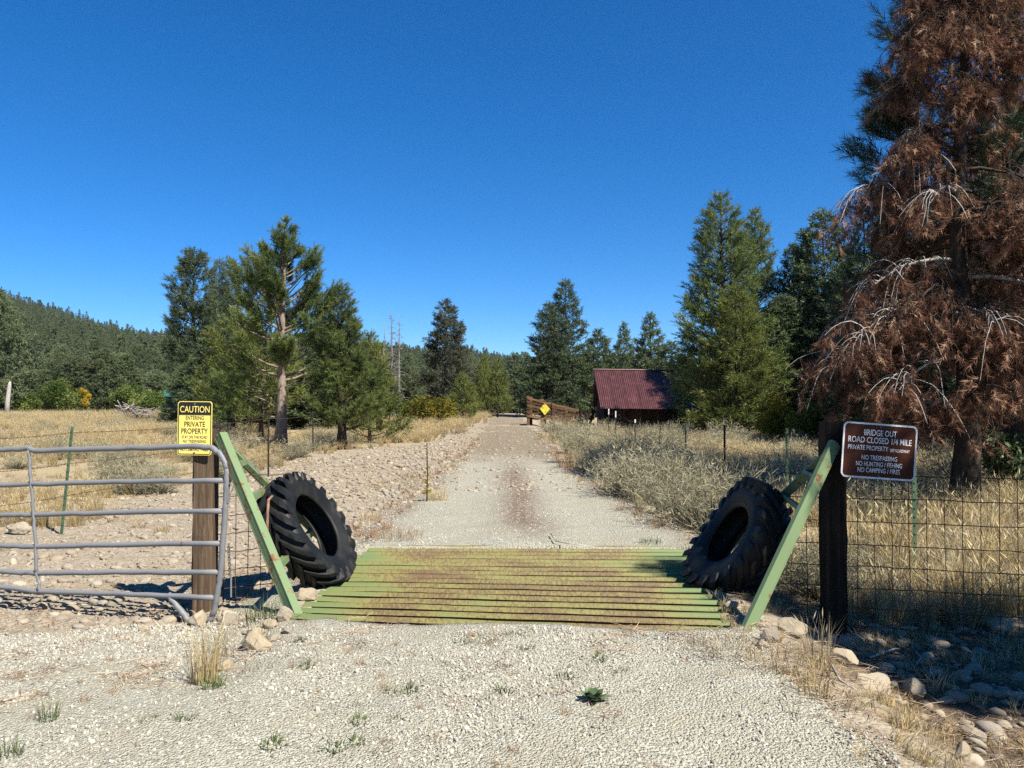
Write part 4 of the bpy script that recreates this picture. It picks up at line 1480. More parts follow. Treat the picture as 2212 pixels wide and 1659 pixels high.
# single rocks one can point to: (bearing px,py of the base, width px, height factor, label)
RK = [
    (660, 1300, 62, .8, 0, 'flat pinkish rock under the left end of the cattle guard rails'),
    (612, 1345, 52, 1.25, 1, 'upright brown rock against the foot of the left green wing'),
    (617, 1372, 40, .9, 2, 'small split rock directly below the foot of the left green wing'),
    (578, 1360, 42, .9, 3, 'tan rock left of the split one below the left wing'),
    (590, 1390, 46, .8, 1, 'smooth tan rock in front of the left wing foot'),
    (550, 1382, 60, .8, 4, 'angular tan rock in the row leading to the left wing'),
    (548, 1410, 110, .75, 5, 'largest pale boulder sunk in dry grass before the left wing'),
    (494, 1355, 58, .85, 0, 'tan rock with a sharp top just right of the gate foot'),
    (430, 1352, 52, 1.15, 3, 'grey rounded rock wedged under the gate foot'),
    (527, 1375, 30, .8, 2, 'small rock between the gate foot and the rock row'),
    (308, 1368, 30, 1.0, 1, 'reddish cobble alone on the gravel in front of the gate'),
    (216, 1352, 34, .5, 3, 'flat orange cobble lying on gravel below the gate'),
    (300, 1397, 32, .6, 2, 'pale cobble on the gravel left of the dry grass clump'),
    (325, 1402, 28, .6, 5, 'yellowish cobble beside the pale one on the gravel'),
    (450, 1455, 60, .8, 4, 'brown rock behind the tall dry grass clump'),
    (487, 1450, 56, .8, 3, 'pale flat-faced rock right of the dry grass clump'),
    (88, 1320, 52, .65, 1, 'large tan cobble in the gate shadow at left'),
    (35, 1155, 74, .6, 5, 'big pale boulder in the wash behind the gate at far left'),
    (270, 1062, 46, .8, 0, 'pale rock under the sagebrush behind the gate'),
    (680, 968, 40, .7, 1, 'rounded tan boulder at the foot of the open-crowned pine'),
    (860, 1010, 30, .6, 2, 'tan rock on the bank below the young pine'),
    (1668, 1390, 46, 1.2, 0, 'pointed grey rock right of the foot of the right green wing'),
    (1648, 1402, 40, .8, 1, 'low rock in front of the right wing foot'),
    (1712, 1372, 80, .7, 3, 'brown boulder with needles on it beside the right wing'),
    (1580, 1320, 36, 1.3, 2, 'pale broken rock under the right tyre'),
    (1795, 1398, 44, .9, 5, 'pale rock at the foot of the dark right post'),
    (1830, 1405, 66, .75, 4, 'pale smooth boulder just right of the dark post'),
    (1822, 1435, 74, .7, 1, 'brown boulder in front of the dark post'),
    (1893, 1500, 105, .8, 0, 'large yellow-tan split boulder on the edge of the shade'),
    (1985, 1515, 92, .75, 5, 'rounded tan boulder next to the split one on the edge of the shade'),
    (2155, 1365, 74, .95, 3, 'grey boulder under the wire fence at the right'),
    (2205, 1370, 60, 1.1, 1, 'pale boulder cut by the right edge under the wire fence'),
    (2085, 1645, 62, .85, 5, 'pale smooth rock alone near the bottom right corner'),
    (2110, 1600, 70, .7, 2, 'dark flat cobble in the ditch above the lone pale rock'),
    (1405, 1110, 40, .7, 3, 'pale rock at the road edge under overhanging grass'),
    (1440, 1122, 36, .9, 4, 'brown rock behind the pale one at the road edge'),
    (792, 1192, 34, .8, 3, 'pale rock at the far left corner of the cattle guard'),
]
for q, (px, py, w, hf, k, lb) in enumerate(RK):
    p = onz(px, py, -.05)
    for _ in range(4):
        p = onz(px, py, float(ground_z(p[0], p[1])) if not in_guard(p[0], p[1]) else -.05)
    s = w * PS / 768 * p[1] * (.86 if px < 1000 else .95)
    z = p[2] + s * (.26 if w < 100 else .10) * hf
    put_rock('rock', rock_meshes[k], (p[0], p[1] + s * .18, z), (s, s * .85, s * hf * 1.05), (.1 * math.sin(q), .1 * math.cos(q * 2), q * .9), lb)


# ------------------------------------------------------------------ CATTLE GUARD
def cattle_guard():
    o = np.array([0, 7.0, 0])
    t = thing('cattle_guard', 'green steel cattle guard of rusty parallel rails across the road', 'cattle guard', tuple(o))
    n = 17
    rg = np.random.default_rng(3)
    for q in range(n):
        s = q / (n - 1)
        L = GN_L + (GF_L - GN_L) * s
        R = GN_R + (GF_R - GN_R) * s
        jl, jr = rg.uniform(-.035, .03), rg.uniform(-.02, .03)
        L3 = np.array([L[0] + jl, L[1] + .09, 0]); R3 = np.array([R[0] + jr, R[1] + .09, 0])
        d = unit(R3 - L3); pz = np.array([0, 0, 1.]); py = np.cross(pz, d)
        #   pressed-steel channel: sloping face, flat crown, rolled edges
        prof = np.array([[-.064, -.021], [-.058, -.026], [-.036, .002], [-.031, .009], [-.008, .013], [.002, .009], [.006, -.07], [.000, -.07], [-.008, .004], [-.028, -.001]]) * np.array([.78, .80])
        k = len(prof)
        m = 9
        mb = MB()
        V = []
        for i_ in range(m):
            p = L3 + (R3 - L3) * i_ / (m - 1)
            wv = rg.normal(0, .0025)
            V.append(p + np.outer(prof[:, 0], py) + np.outer(prof[:, 1] + wv, pz))
        V = np.concatenate(V)
        i_ = np.arange(m - 1)[:, None] * k; j = np.arange(k)[None]; j2 = (j + 1) % k
        mb.add(V, np.stack([i_ + j, i_ + k + j, i_ + k + j2, i_ + j2], -1).reshape(-1, 4))
        for base, fl in ((0, 1), ((m - 1) * k, 0)):
            f = np.array([[0, 1, 8, 9][::1]]) if False else None
        link('rail', mb.mesh('rail', M['rail'], False, o), t)
    # cross bearers below the rails, and the near and far beams set in the ground
    for a_, b_ in ((.06, .06), (.5, .5), (.94, .94)):
        p0 = GN_L + (GN_R - GN_L) * a_; p1 = GF_L + (GF_R - GF_L) * b_
        mid = np.array([*(p0 + p1) / 2, -.20])
        d = np.array([*(p1 - p0), 0]); ln = np.linalg.norm(d); d /= ln
        link('bearer', MB().box(mid, (.12, ln + .1, .14), np.stack([np.cross(d, [0, 0, 1]), d, [0, 0, 1]], -1)).mesh('bearer', M['green_steel'], False, o), t)
    for nm, A, B, yo in (('end_beam', GN_L, GN_R, -.035), ('end_beam', GF_L, GF_R, .22)):
        d = np.array([*(B - A), 0]); ln = np.linalg.norm(d); d /= ln
        mid = np.array([*(A + B) / 2, -.145]) + np.array([0, yo, 0])
        link(nm, MB().box(mid, (ln + .16, .06, .21), np.stack([d, np.cross([0, 0, 1], d), [0, 0, 1]], -1)).mesh(nm, M['green_steel'], False, o), t)


cattle_guard()


def angle_beam(mb, p0, p1, w, out, th=.009):
    """angle iron from p0 to p1: one leg faces `out`, the other goes back"""
    p0, p1 = np.asarray(p0, float), np.asarray(p1, float)
    d = unit(p1 - p0); ln = np.linalg.norm(p1 - p0)
    o = unit(np.asarray(out) - d * (np.asarray(out) @ d)); s = np.cross(d, o)
    R = np.stack([s, o, d], -1)
    c = (p0 + p1) / 2
    mb.box(c, (w, th, ln), R)
    mb.box(c + s * (w / 2 + th / 2 - .0) - o * (w / 2 - th / 2 - .002), (th, w, ln), R)
    mb.box(c - s * (w / 2 + th / 2 - .0) - o * (w * .3 - th / 2 - .002), (th, w * .6, ln), R)
    return mb


def wing(side, foot, apex, rear, rungs, label):
    foot, apex, rear = map(np.array, (foot, apex, rear))
    t = thing('guard_wing', label, 'guard rail', tuple(foot))
    out = np.array([-.1 * side, -1.0, .25])
    link('front_leg', angle_beam(MB(), foot, apex, .072, np.array([.35 if side > 0 else -.75, -1, .1])).mesh('front_leg', M['green_steel'], False, foot), t)
    link('rear_leg', angle_beam(MB(), rear, apex + np.array([0, .06, -.01]), .07, np.array([0.5 * -side, -.4, 1.0])).mesh('rear_leg', M['green_steel'], False, foot), t)
    for a_ in rungs:
        p0 = apex + (foot - apex) * a_ + np.array([0, .03, 0]); p1 = apex + (rear - apex) * a_ + np.array([0, 0, -.0])
        link('rung', angle_beam(MB(), p0, p1, .05, np.array([0, -1, .4]), .006).mesh('rung', M['green_steel'], False, foot), t)
    return t


fl = at(640, 1352, 5.93)
wing(-1, fl, at(470, 940, 6.55), (-1.80, 8.2, -.02), (.17, .36, .72), 'leaning green triangular steel wing at the left end of the cattle guard')
fr = at(1606, 1385, 5.52)
wing(1, fr, at(1806, 957, 6.1), (2.12, 8.2, -.05), (.19, .36), 'leaning green triangular steel wing at the right end of the cattle guard')


# ------------------------------------------------------------------ TYRES
def tyre(C, n, roll, label, R=.575, rr=.315, W=.285, seed=0, sq=1.0, tw=0.0, ph=0.0):
    rg = np.random.default_rng(seed)
    n = unit(np.asarray(n, float))
    x = unit(np.cross([0, 0, 1.], n)); y = np.cross(n, x)
    q = Matrix(np.stack([x, y, n], -1).tolist()).to_euler()
    t = thing('tractor_tyre', label, 'tyre', tuple(C), q)
    h = W / 2
    outer = [(rr, .72 * h), (rr + .015, .80 * h), (rr + .045, .84 * h), (rr + .09, .94 * h), (rr + .13, .985 * h), (rr + .17, .97 * h), (R - .068, .90 * h), (R - .050, .74 * h), (R - .036, .40 * h), (R - .032, 0)]
    full = outer + [(r_, -z_) for r_, z_ in outer[-2::-1]]
    inner = [(rr + .004, -.60 * h), (rr + .05, -.70 * h), (rr + .11, -.84 * h), (rr + .16, -.82 * h), (R - .085, -.62 * h), (R - .064, 0), (R - .085, .62 * h), (rr + .16, .82 * h), (rr + .11, .84 * h), (rr + .05, .70 * h), (rr + .004, .60 * h)]
    prof = np.array(full + inner)
    k = len(prof); m = 84
    th_ = np.arange(m) * 2 * np.pi / m
    sag = 1 + .018 * np.sin(2 * th_ + roll) + .008 * np.sin(3 * th_)
    V = np.stack([np.cos(th_)[:, None] * prof[None, :, 0] * sag[:, None], np.sin(th_)[:, None] * prof[None, :, 0] * sag[:, None], np.repeat(prof[None, :, 1], m, 0)], -1).reshape(-1, 3)

    def warp(V):
        V = np.array(V)
        a_ = np.arctan2(V[:, 1], V[:, 0]); r_ = np.hypot(V[:, 0], V[:, 1]) / R
        V[:, 2] += tw * r_ ** 2 * np.cos(2 * (a_ - ph)) + rg0 * np.cos(3 * a_ + 1) * r_
        c_, s_ = math.cos(ph), math.sin(ph)
        u_, v_ = V[:, 0] * c_ + V[:, 1] * s_, (-V[:, 0] * s_ + V[:, 1] * c_) * sq
        V[:, 0], V[:, 1] = u_ * c_ - v_ * s_, u_ * s_ + v_ * c_
        return V
    rg0 = .008
    V = warp(V)
    i_ = np.arange(m)[:, None]; j = np.arange(k)[None]
    Q = np.stack([i_ * k + j, ((i_ + 1) % m) * k + j, ((i_ + 1) % m) * k + (j + 1) % k, i_ * k + (j + 1) % k], -1).reshape(-1, 4)
    link('carcass', mesh('carcass', V, [Q], M['rubber'], True), t)
    lug = MB()
    nl = 21
    for side in (1, -1):
        for q_ in range(nl):
            a0 = (q_ + (.5 if side < 0 else 0)) * 2 * np.pi / nl + roll
            zs = np.array([-.02, .10, .45, .78, .97, .99]) * h * side
            da = np.array([0, .05, .20, .33, .43, .45]) * 1.0
            rb = np.array([R - .040, R - .042, R - .046, R - .064, R - .082, R - .125])
            rt = np.array([R + .002, R + .004, R + .002, R - .006, R - .026, R - .105]) - abs(rg.normal(0, .007))
            zo = np.array([0, 0, 0, .0, .016, .012]) * side
            hw = np.array([.030, .036, .038, .042, .046, .040]) / R
            sg = 1 + .018 * np.sin(2 * (a0 + da) + roll) + .008 * np.sin(3 * (a0 + da))
            ring = []
            for s_ in range(6):
                for (rad, aw, zz) in ((rb[s_], hw[s_] * 1.2, 0), (rt[s_], hw[s_] * .8, zo[s_]), (rt[s_], -hw[s_] * .8, zo[s_]), (rb[s_], -hw[s_] * 1.2, 0)):
                    a_ = a0 + da[s_] + aw
                    ring.append((math.cos(a_) * rad * sg[s_], math.sin(a_) * rad * sg[s_], zs[s_] + zz))
            F = []
            for s_ in range(5):
                for c in range(3):
                    F.append([s_ * 4 + c, s_ * 4 + c + 1, s_ * 4 + 5 + c, s_ * 4 + 4 + c])
            F += [[0, 1, 2, 3], [20, 23, 22, 21]]
            lug.add(warp(ring), np.array(F) if side > 0 else np.array(F)[:, ::-1])
    link('tread', lug.mesh('tread', M['rubber'], False), t)
    return t


tyre((-1.87, 7.08, .45), (.845, -.11, .525), .15, 'worn tractor tyre leaning on the left green wing', seed=1)
tyre((2.02, 6.88, .40), (-.82, -.20, .47), .6, 'worn tractor tyre leaning on the right green wing, its open side facing left', W=.34, rr=.28, seed=2, sq=.83, tw=.06, ph=1.2)
# rusty hook hanging on the left tyre
hk = np.array([at(588, 1072, 6.62), at(580, 1080, 6.50), at(578, 1110, 6.46), at(577, 1150, 6.44), at(573, 1172, 6.44)])
o_ = hk[0].copy()
t = thing('iron_rod', 'bent rusty iron rod hooked over the tread of the left tyre', 'rod', tuple(o_))
link('shaft', MB().tube(hk, .012, 8).mesh('shaft', M['rust'], True, o_), t)
link('nut', MB().tube(np.array([hk[-1], hk[-1] + [0, 0, -.03]]), .02, 6).mesh('nut', M['rust'], False, o_), t)


# ------------------------------------------------------------------ PIPE GATE
def pipe_gate():
    Y0, Yl = 6.02, 6.62                         # depth at the latch end and at the left edge of the view
    def gp(px, py):
        s = px / 480.0
        return at(px, py, Yl + (Y0 - Yl) * s)
    o = gp(440, 1355)
    t = thing('pipe_gate', 'dented grey six-bar pipe gate standing left of the cattle guard', 'gate', tuple(o))
    rg = np.random.default_rng(4)

    def bar(pts, r, nm, k=10):
        pts = np.array(pts)
        # resample
        s = np.linspace(0, len(pts) - 1, (len(pts) - 1) * 6 + 1)
        p = np.stack([np.interp(s, range(len(pts)), pts[:, c]) for c in range(3)], -1)
        p[1:-1] += rg.normal(0, .0022, (len(p) - 2, 3))
        rr = r * (1 + rg.normal(0, .02, len(p)))
        dn = rg.integers(2, len(p) - 2, 2)
        rr[dn] *= .88
        link(nm, MB().tube(p, rr, k).mesh(nm, M['gate'], True, o), t)
    left = -330
    # top bar and end upright in one bend
    bend = [gp(left, 978), gp(0, 972), gp(62, 968), gp(75, 974), gp(200, 970), gp(330, 967), gp(420, 964), gp(455, 967), gp(474, 978), gp(486, 998), gp(490, 1020), gp(489, 1060), gp(485, 1120), gp(481, 1180), gp(476, 1235), gp(470, 1280), gp(462, 1322), gp(450, 1347), gp(437, 1356), gp(420, 1354), gp(408, 1342), gp(388, 1315), gp(364, 1284)]
    bar(bend, .0235, 'frame_tube')
    for ys in ((1052, 1048, 1046, 1038), (1116, 1112, 1112, 1104), (1180, 1178, 1181, 1174), (1232, 1234, 1238, 1236), (1262, 1267, 1277, 1291)):
        xe = {1038: 487, 1104: 484, 1174: 480, 1236: 474, 1291: 466}[ys[3]]
        bar([gp(left, ys[0]), gp(0, ys[1]), gp(72, ys[2]), gp(250, (ys[2] + ys[3]) / 2 - 1), gp(xe, ys[3])], .0215, 'bar')
    for pts in ([(64, 972), (66, 1010), (70, 1048), (74, 1112), (79, 1181), (80, 1236)], [(80, 1236), (86, 1258), (87, 1279)], [(left + 30, 975), (left + 30, 1268)]):
        bar([gp(*p) - np.array([0, .012, 0]) for p in pts], .014, 'brace', 8)
    # latch hardware and chain
    lt = MB().box(gp(493, 1070), (.012, .03, .12)).tube(np.array([gp(486, 1038), gp(505, 1050), gp(500, 1062)]), .006, 6).tube(np.array([gp(488, 1240), gp(499, 1240), gp(499, 1290)]), .007, 6)
    link('latch', lt.mesh('latch', M['gate'], False, o), t)
    ch = MB()
    cp = [gp(481, 962), gp(492, 985), gp(497, 1010), gp(499, 1035), gp(493, 1052)]
    s = np.linspace(0, 4, 17)
    p = np.stack([np.interp(s, range(5), np.array(cp)[:, c]) for c in range(3)], -1)
    for q in range(16):
        d = unit(p[q + 1] - p[q]); c = (p[q] + p[q + 1]) / 2
        a_ = unit(np.cross(d, [0, 1, 0.3 if q % 2 else -3]))
        th_ = np.linspace(0, 2 * np.pi, 9)
        ch.tube(c + np.outer(np.cos(th_), d) * .019 + np.outer(np.sin(th_), a_) * .010, .0032, 5, False)
    link('chain', ch.mesh('chain', M['rustwire'], True, o), t)
    ch = MB()
    p = np.linspace(gp(494, 1175), gp(497, 1245), 13)
    for q in range(12):
        d = unit(p[q + 1] - p[q]); c = (p[q] + p[q + 1]) / 2
        a_ = unit(np.cross(d, [0, 1, 0] if q % 2 else [1, 0, 0]))
        ch.tube(c + np.outer(np.cos(th_), d) * .019 + np.outer(np.sin(th_), a_) * .010, .003, 5, False)
    link('chain', ch.mesh('chain', M['galv'], True, o), t)


pipe_gate()


# ------------------------------------------------------------------ POSTS AND SIGNS
def post(name, x, y, z0, z1, w, d, mat, label, seed, tilt=0.0, cat='post'):
    rg = np.random.default_rng(seed)
    m = 12
    prof = np.array([[-1, -.75], [-.75, -1], [.75, -1], [1, -.75], [1, .75], [.75, 1], [-.75, 1], [-1, .75]]) * np.array([w, d]) / 2
    V = []
    zz = np.linspace(z0, z1, m)
    jit = rg.normal(0, .004, (8, 2))
    for i_, z_ in enumerate(zz):
        sc = 1 + rg.normal(0, .008)
        V.append(np.concatenate([prof * sc + jit + rg.normal(0, .0025, (8, 2)) + np.array([tilt * (z_ - z0), 0]), np.full((8, 1), z_ - z0) + (rg.normal(0, .008, (8, 1)) if i_ == m - 1 else 0)], 1))
    V = np.concatenate(V)
    i_ = np.arange(m - 1)[:, None] * 8; j = np.arange(8)[None]; j2 = (j + 1) % 8
    Q = np.stack([i_ + j, i_ + j2, i_ + 8 + j2, i_ + 8 + j], -1).reshape(-1, 4)
    top = (m - 1) * 8
    F3 = np.array([[top, top + q, top + q + 1] for q in range(1, 7)])
    o = link(name, mesh(name, V, [Q, F3], mat, False), None, (x, y, z0))
    return tag(o, label, cat)


PL = at(436, 1300, 6.55)
post('wooden_post', PL[0] - .005, 6.62, -.25, 1.40, .175, .17, M['post'], 'weathered brown square post carrying the yellow caution sign', 1)
PR = at(1812, 1380, 6.2)
post('wooden_post', PR[0] - .005, 6.30, -.45, 1.47, .165, .17, M['darkpostwood'], 'thick dark post carrying the brown bridge out sign', 2)
post('wooden_post', PR[0] + .125, 6.50, -.45, 1.02, .13, .13, M['darkpostwood'], 'shorter dark post standing against the brown sign post', 3)


def rrect(w, h, r, k=7, th=.004, y=0.0):
    """rounded rectangle plate in XZ, front face towards -Y"""
    pts = []
    for cx, cz, a0 in ((w / 2 - r, h / 2 - r, 0), (-w / 2 + r, h / 2 - r, 90), (-w / 2 + r, -h / 2 + r, 180), (w / 2 - r, -h / 2 + r, 270)):
        for q in range(k + 1):
            a_ = math.radians(a0 + 90 * q / k)
            pts.append((cx + r * math.cos(a_), cz + r * math.sin(a_)))
    return plate(pts, th, y)


def plate(pts, th, y):
    p = np.array(pts); n_ = len(p)
    V = np.concatenate([np.stack([p[:, 0], np.full(n_, y - th), p[:, 1]], -1), np.stack([p[:, 0], np.full(n_, y), p[:, 1]], -1), [[p[:, 0].mean(), y - th, p[:, 1].mean()], [p[:, 0].mean(), y, p[:, 1].mean()]]])
    j = np.arange(n_); j2 = (j + 1) % n_
    return V, [np.stack([j, n_ + j, n_ + j2, j2], -1), np.stack([np.full(n_, 2 * n_), j, j2], -1), np.stack([np.full(n_, 2 * n_ + 1), n_ + j2, n_ + j], -1)]


def ring_plate(w, h, r, b, th, y):
    """rounded frame of breadth b"""
    def loop(w, h, r, k=7):
        out = []
        for cx, cz, a0 in ((w / 2 - r, h / 2 - r, 0), (-w / 2 + r, h / 2 - r, 90), (-w / 2 + r, -h / 2 + r, 180), (w / 2 - r, -h / 2 + r, 270)):
            for q in range(k + 1):
                a_ = math.radians(a0 + 90 * q / k)
                out.append((cx + r * math.cos(a_), cz + r * math.sin(a_)))
        return np.array(out)
    A, B = loop(w, h, r), loop(w - 2 * b, h - 2 * b, max(r - b, .004))
    n_ = len(A)
    def v3(p, yy): return np.stack([p[:, 0], np.full(n_, yy), p[:, 1]], -1)
    V = np.concatenate([v3(A, y - th), v3(B, y - th), v3(A, y), v3(B, y)])
    j = np.arange(n_); j2 = (j + 1) % n_
    return V, [np.concatenate([np.stack([j, j2, n_ + j2, n_ + j], -1), np.stack([j, 2 * n_ + j, 2 * n_ + j2, j2], -1), np.stack([n_ + j, n_ + j2, 3 * n_ + j2, 3 * n_ + j], -1)])]


def lettering(text, cx, cz, width, cap, mat, parent, y, off=.012):
    cu = bpy.data.curves.new('lettering', 'FONT')
    cu.body = text
    cu.align_x = 'LEFT'
    cu.size = 1.0
    cu.offset = off * .7
    cu.resolution_u = 4
    cu.extrude = 0.0
    tmp = bpy.data.objects.new('lettering', cu)
    COL.objects.link(tmp)
    bpy.context.view_layer.update()
    dg = bpy.context.evaluated_depsgraph_get()
    me = bpy.data.meshes.new_from_object(tmp.evaluated_get(dg))
    bpy.data.objects.remove(tmp)
    nV = len(me.vertices)
    co = np.zeros(nV * 3, np.float32)
    me.vertices.foreach_get('co', co)
    co = co.reshape(-1, 3)
    x0, x1 = co[:, 0].min(), co[:, 0].max()
    letters = co[:, 1]
    y0, y1 = 0.0, .729
    out = np.stack([cx + ((co[:, 0] - x0) / (x1 - x0) - .5) * width, np.full(nV, y), cz + ((letters - y0) / (y1 - y0) - .5) * cap], -1)
    me.vertices.foreach_set('co', out.astype(np.float32).ravel())
    me.update()
    me.materials.clear()
    me.materials.append(mat)
    o = link('lettering', me, parent)
    return o


def bolt(x, z, y, parent):
    link('bolt', MB().tube(np.array([[x, y, z], [x, y - .006, z]]), .008, 8).mesh('bolt', M['galv'], False), parent)


def caution_sign():
    W, Hh = .297, .455
    c = at(421, 925, 6.50)
    t = thing('caution_sign', 'yellow caution private property sign fixed to the left post', 'sign', tuple(c), (0, math.radians(.6), math.radians(-3)))
    u = W / 390.0                                                     # one unit of the sign's own layout
    V, F = rrect(W, Hh, .026)
    link('panel', mesh('panel', V, F, M['yellow']), t)
    V, F = ring_plate(W - 16 * u, Hh - 16 * u, .022, .0068, .0012, -.0042)
    link('border', mesh('border', V, F, M['black']), t)
    hz0, hz1 = Hh / 2 - 150 * u, Hh / 2 - 13 * u
    w2 = W / 2 - 13 * u
    pts = [(w2, hz0)] + [(w2 - .016 + .016 * math.cos(a_), hz1 - .016 + .016 * math.sin(a_)) for a_ in np.linspace(0, np.pi / 2, 6)] + [(-w2 + .016 + .016 * math.cos(a_), hz1 - .016 + .016 * math.sin(a_)) for a_ in np.linspace(np.pi / 2, np.pi, 6)] + [(-w2, hz0)]
    V, F = plate(pts, .0012, -.0058)
    link('header', mesh('header', V, F, M['black']), t)
    def zt(p): return Hh / 2 - p * u
    for txt, pc, cap, w, mt, off in (('CAUTION', 86, 74, 335, 'yellow', .006), ('ENTERING', 182, 45, 205, 'black', .012), ('PRIVATE', 252, 60, 236, 'black', .018), ('PROPERTY', 328, 60, 302, 'black', .018),
                                     ('STAY ON THE ROAD', 396, 33, 290, 'black', .012), ('NO TRESPASSING', 442, 33, 262, 'black', .012), ('NO HUNTING / FISHING', 488, 31, 318, 'black', .012), ('NO CAMPING / FIRES', 536, 31, 315, 'black', .012)):
        lettering(txt, 0, zt(pc), w * u, cap * u, M[mt], t, -.0078 if mt == 'yellow' else -.0052, off)
    bolt(0, zt(30), -.006, t); bolt(0, zt(572), -.004, t)


caution_sign()


def bridge_sign():
    W, Hh = .612, .437
    c = at(1899, 975, 6.02)
    t = thing('bridge_out_sign', 'brown bridge out road closed sign with white border on the right post', 'sign', tuple(c), (0, math.radians(4.3), math.radians(5)))
    V, F = rrect(W, Hh, .045)
    link('panel', mesh('panel', V, F, M['brown']), t)
    V, F = ring_plate(W - .004, Hh - .004, .043, .0135, .0012, -.0042)
    link('border', mesh('border', V, F, M['white']), t)
    u = W / 1345.0
    def zt(p): return Hh / 2 - p * u
    # centres measured along the sign's own axes
    for txt, cx, pc, cap, w in (('BRIDGE OUT', 0, 165, 105, 590), ('ROAD CLOSED 1/4 MILE', 0, 295, 105, 1140), ('PRIVATE PROPERTY', -206, 430, 82, 725), ('OFF ROADWAY', 365, 448, 56, 362),
                                ('NO TRESPASSING', 8, 595, 82, 640), ('NO HUNTING / FISHING', 8, 705, 82, 830), ('NO CAMPING / FIRES', 8, 810, 82, 765)):
        lettering(txt, cx * u, zt(pc), w * u, cap * u, M['white'], t, -.0052, .012)
    bolt(0, zt(65), -.004, t); bolt(0, zt(900), -.004, t)


bridge_sign()


# ------------------------------------------------------------------ FENCES
def tpost(name, base, top, w, mat, label, tip=None, group=None):
    base, top = np.asarray(base, float), np.asarray(top, float)
    t = thing(name, label, 'fence post', tuple(base), (0, 0, 0), group)
    d = unit(top - base); ln = np.linalg.norm(top - base)
    s = unit(np.cross(d, [0, 1, 0])); f = np.cross(s, d)
    R = np.stack([s, f, d], -1)
    mb = MB().box((base + top) / 2, (w, .006, ln), R)
    mb.box((base + top) / 2 + f * w * .42, (.007, w * .8, ln), R)
    for q in range(int(ln / .09)):
        mb.box(base + d * (.06 + q * .09) - f * .007, (w * .35, .008, .018), R)
    link('stake', mb.mesh('stake', mat, False, base), t)
    if tip is not None:
        link('tip', MB().box(top - d * tip / 2, (w * 1.15, .02, tip), R).mesh('tip', M['whitetip'], False, base), t)
    return t


def gz(p, dz=-.1):
    return np.array([p[0], p[1], float(ground_z(p[0], p[1])) + dz])


# left field wire fence
lp = []
for px, ptop, Y, pb, mt, lb in ((132, 922, 10.4, 1085, 'tpost', 'leaning green steel fence post behind the pipe gate'), (-190, 930, 9.0, 1100, 'tpost', 'green steel fence post just beyond the left edge'),
                                (580, 897, 17.2, 985, 'darkpost', 'thin brown fence post left of the open-crowned pine'), (676, 890, 24, 935, 'darkpost', 'thin dark fence post between the two roadside pines'),
                                (826, 885, 38, 920, 'darkpost', 'thin fence post by the old stump post'), (842, 885, 41, 915, 'darkpost', 'farthest thin fence post left of the willow')):
    top = at(px + (24 if px == 132 else 0), ptop, Y)
    p = at(px, pb, Y)
    p[2] = float(ground_z(p[0], p[1])) - .1
    tpost('fence_post', p, top, .04, M[mt], lb)
    lp.append((p, top))
lp = [lp[1], lp[0], lp[2], lp[3], lp[4], lp[5]]
t = thing('wire_fence', 'sagging barbed wire strung across the left field', 'wire fence', tuple(gz(lp[1][0])))
for f_ in (.95, .68, .40):
    mb = MB()
    for (b0, t0), (b1, t1) in zip(lp[:-1], lp[1:]):
        p0, p1 = b0 + (t0 - b0) * f_, b1 + (t1 - b1) * f_
        s = np.linspace(0, 1, 14)
        p = p0 + np.outer(s, p1 - p0) - np.outer(4 * s * (1 - s), [0, 0, .05])
        mb.tube(p, .0036, 4, False)
        for q in range(1, 40):
            c = p0 + (p1 - p0) * q / 40 - np.array([0, 0, 4 * q / 40 * (1 - q / 40) * .05])
            mb.tube(np.array([c + [-.008, 0, -.014], c + [.008, 0, .014]]), .0028, 3, False)
    link('wire', mb.mesh('wire', M['rustwire'], False, gz(lp[1][0])), t)

post('stump_post', *at(818, 918, 34)[:2], -.1, 1.62 + .1, .26, .24, M['darkpostwood'], 'old split stump post beside the young pine on the left bank', 9, .05)

# right field fence
rp = []
for px, ptop, Y, mt, tip, lb in ((1990, 960, 8.2, 'tpost', None, 'green steel fence post directly below the brown sign'), (1700, 925, 12.0, 'tpost', None, 'green steel fence post nearest the right tyre'), (1565, 918, 15.5, 'darkpost', None, 'dark steel fence post in tall grass before the big conifer'),
                                 (1481, 915, 19.5, 'tpost', None, 'steel fence post in front of the right end of the barn'), (1427, 915, 23.5, 'darkpost', None, 'leaning dark fence post before the barn wall'),
                                 (1372, 906, 28, 'darkpost', .12, 'white-tipped fence post before the barn, rightmost of three'), (1330, 888, 34, 'darkpost', .28, 'white-tipped fence post before the barn, middle of three'), (1315, 883, 38, 'darkpost', .28, 'white-tipped fence post before the barn, leftmost of three')):
    top = at(px, ptop, Y)
    p = gz(at(px - (6 if px == 1427 else 0), 1000, Y))
    if px == 1990:
        top = at(1975, 1000, Y); p = gz(at(1975, 1100, Y))
    tpost('fence_post', p, top, .042, M[mt], lb, tip)
    rp.append((p, top))
t = thing('wire_fence', 'barbed wire running back through the grass right of the road', 'wire fence', tuple(rp[1][0]))
for f_ in (.93, .70, .45):
    mb = MB()
    for (b0, t0), (b1, t1) in zip(rp[:-1], rp[1:]):
        p0, p1 = b0 + (t0 - b0) * f_, b1 + (t1 - b1) * f_
        s = np.linspace(0, 1, 12)
        mb.tube(p0 + np.outer(s, p1 - p0) - np.outer(4 * s * (1 - s), [0, 0, .04]), .0034, 4, False)
    link('wire', mb.mesh('wire', M['rustwire'], False, rp[1][0]), t)


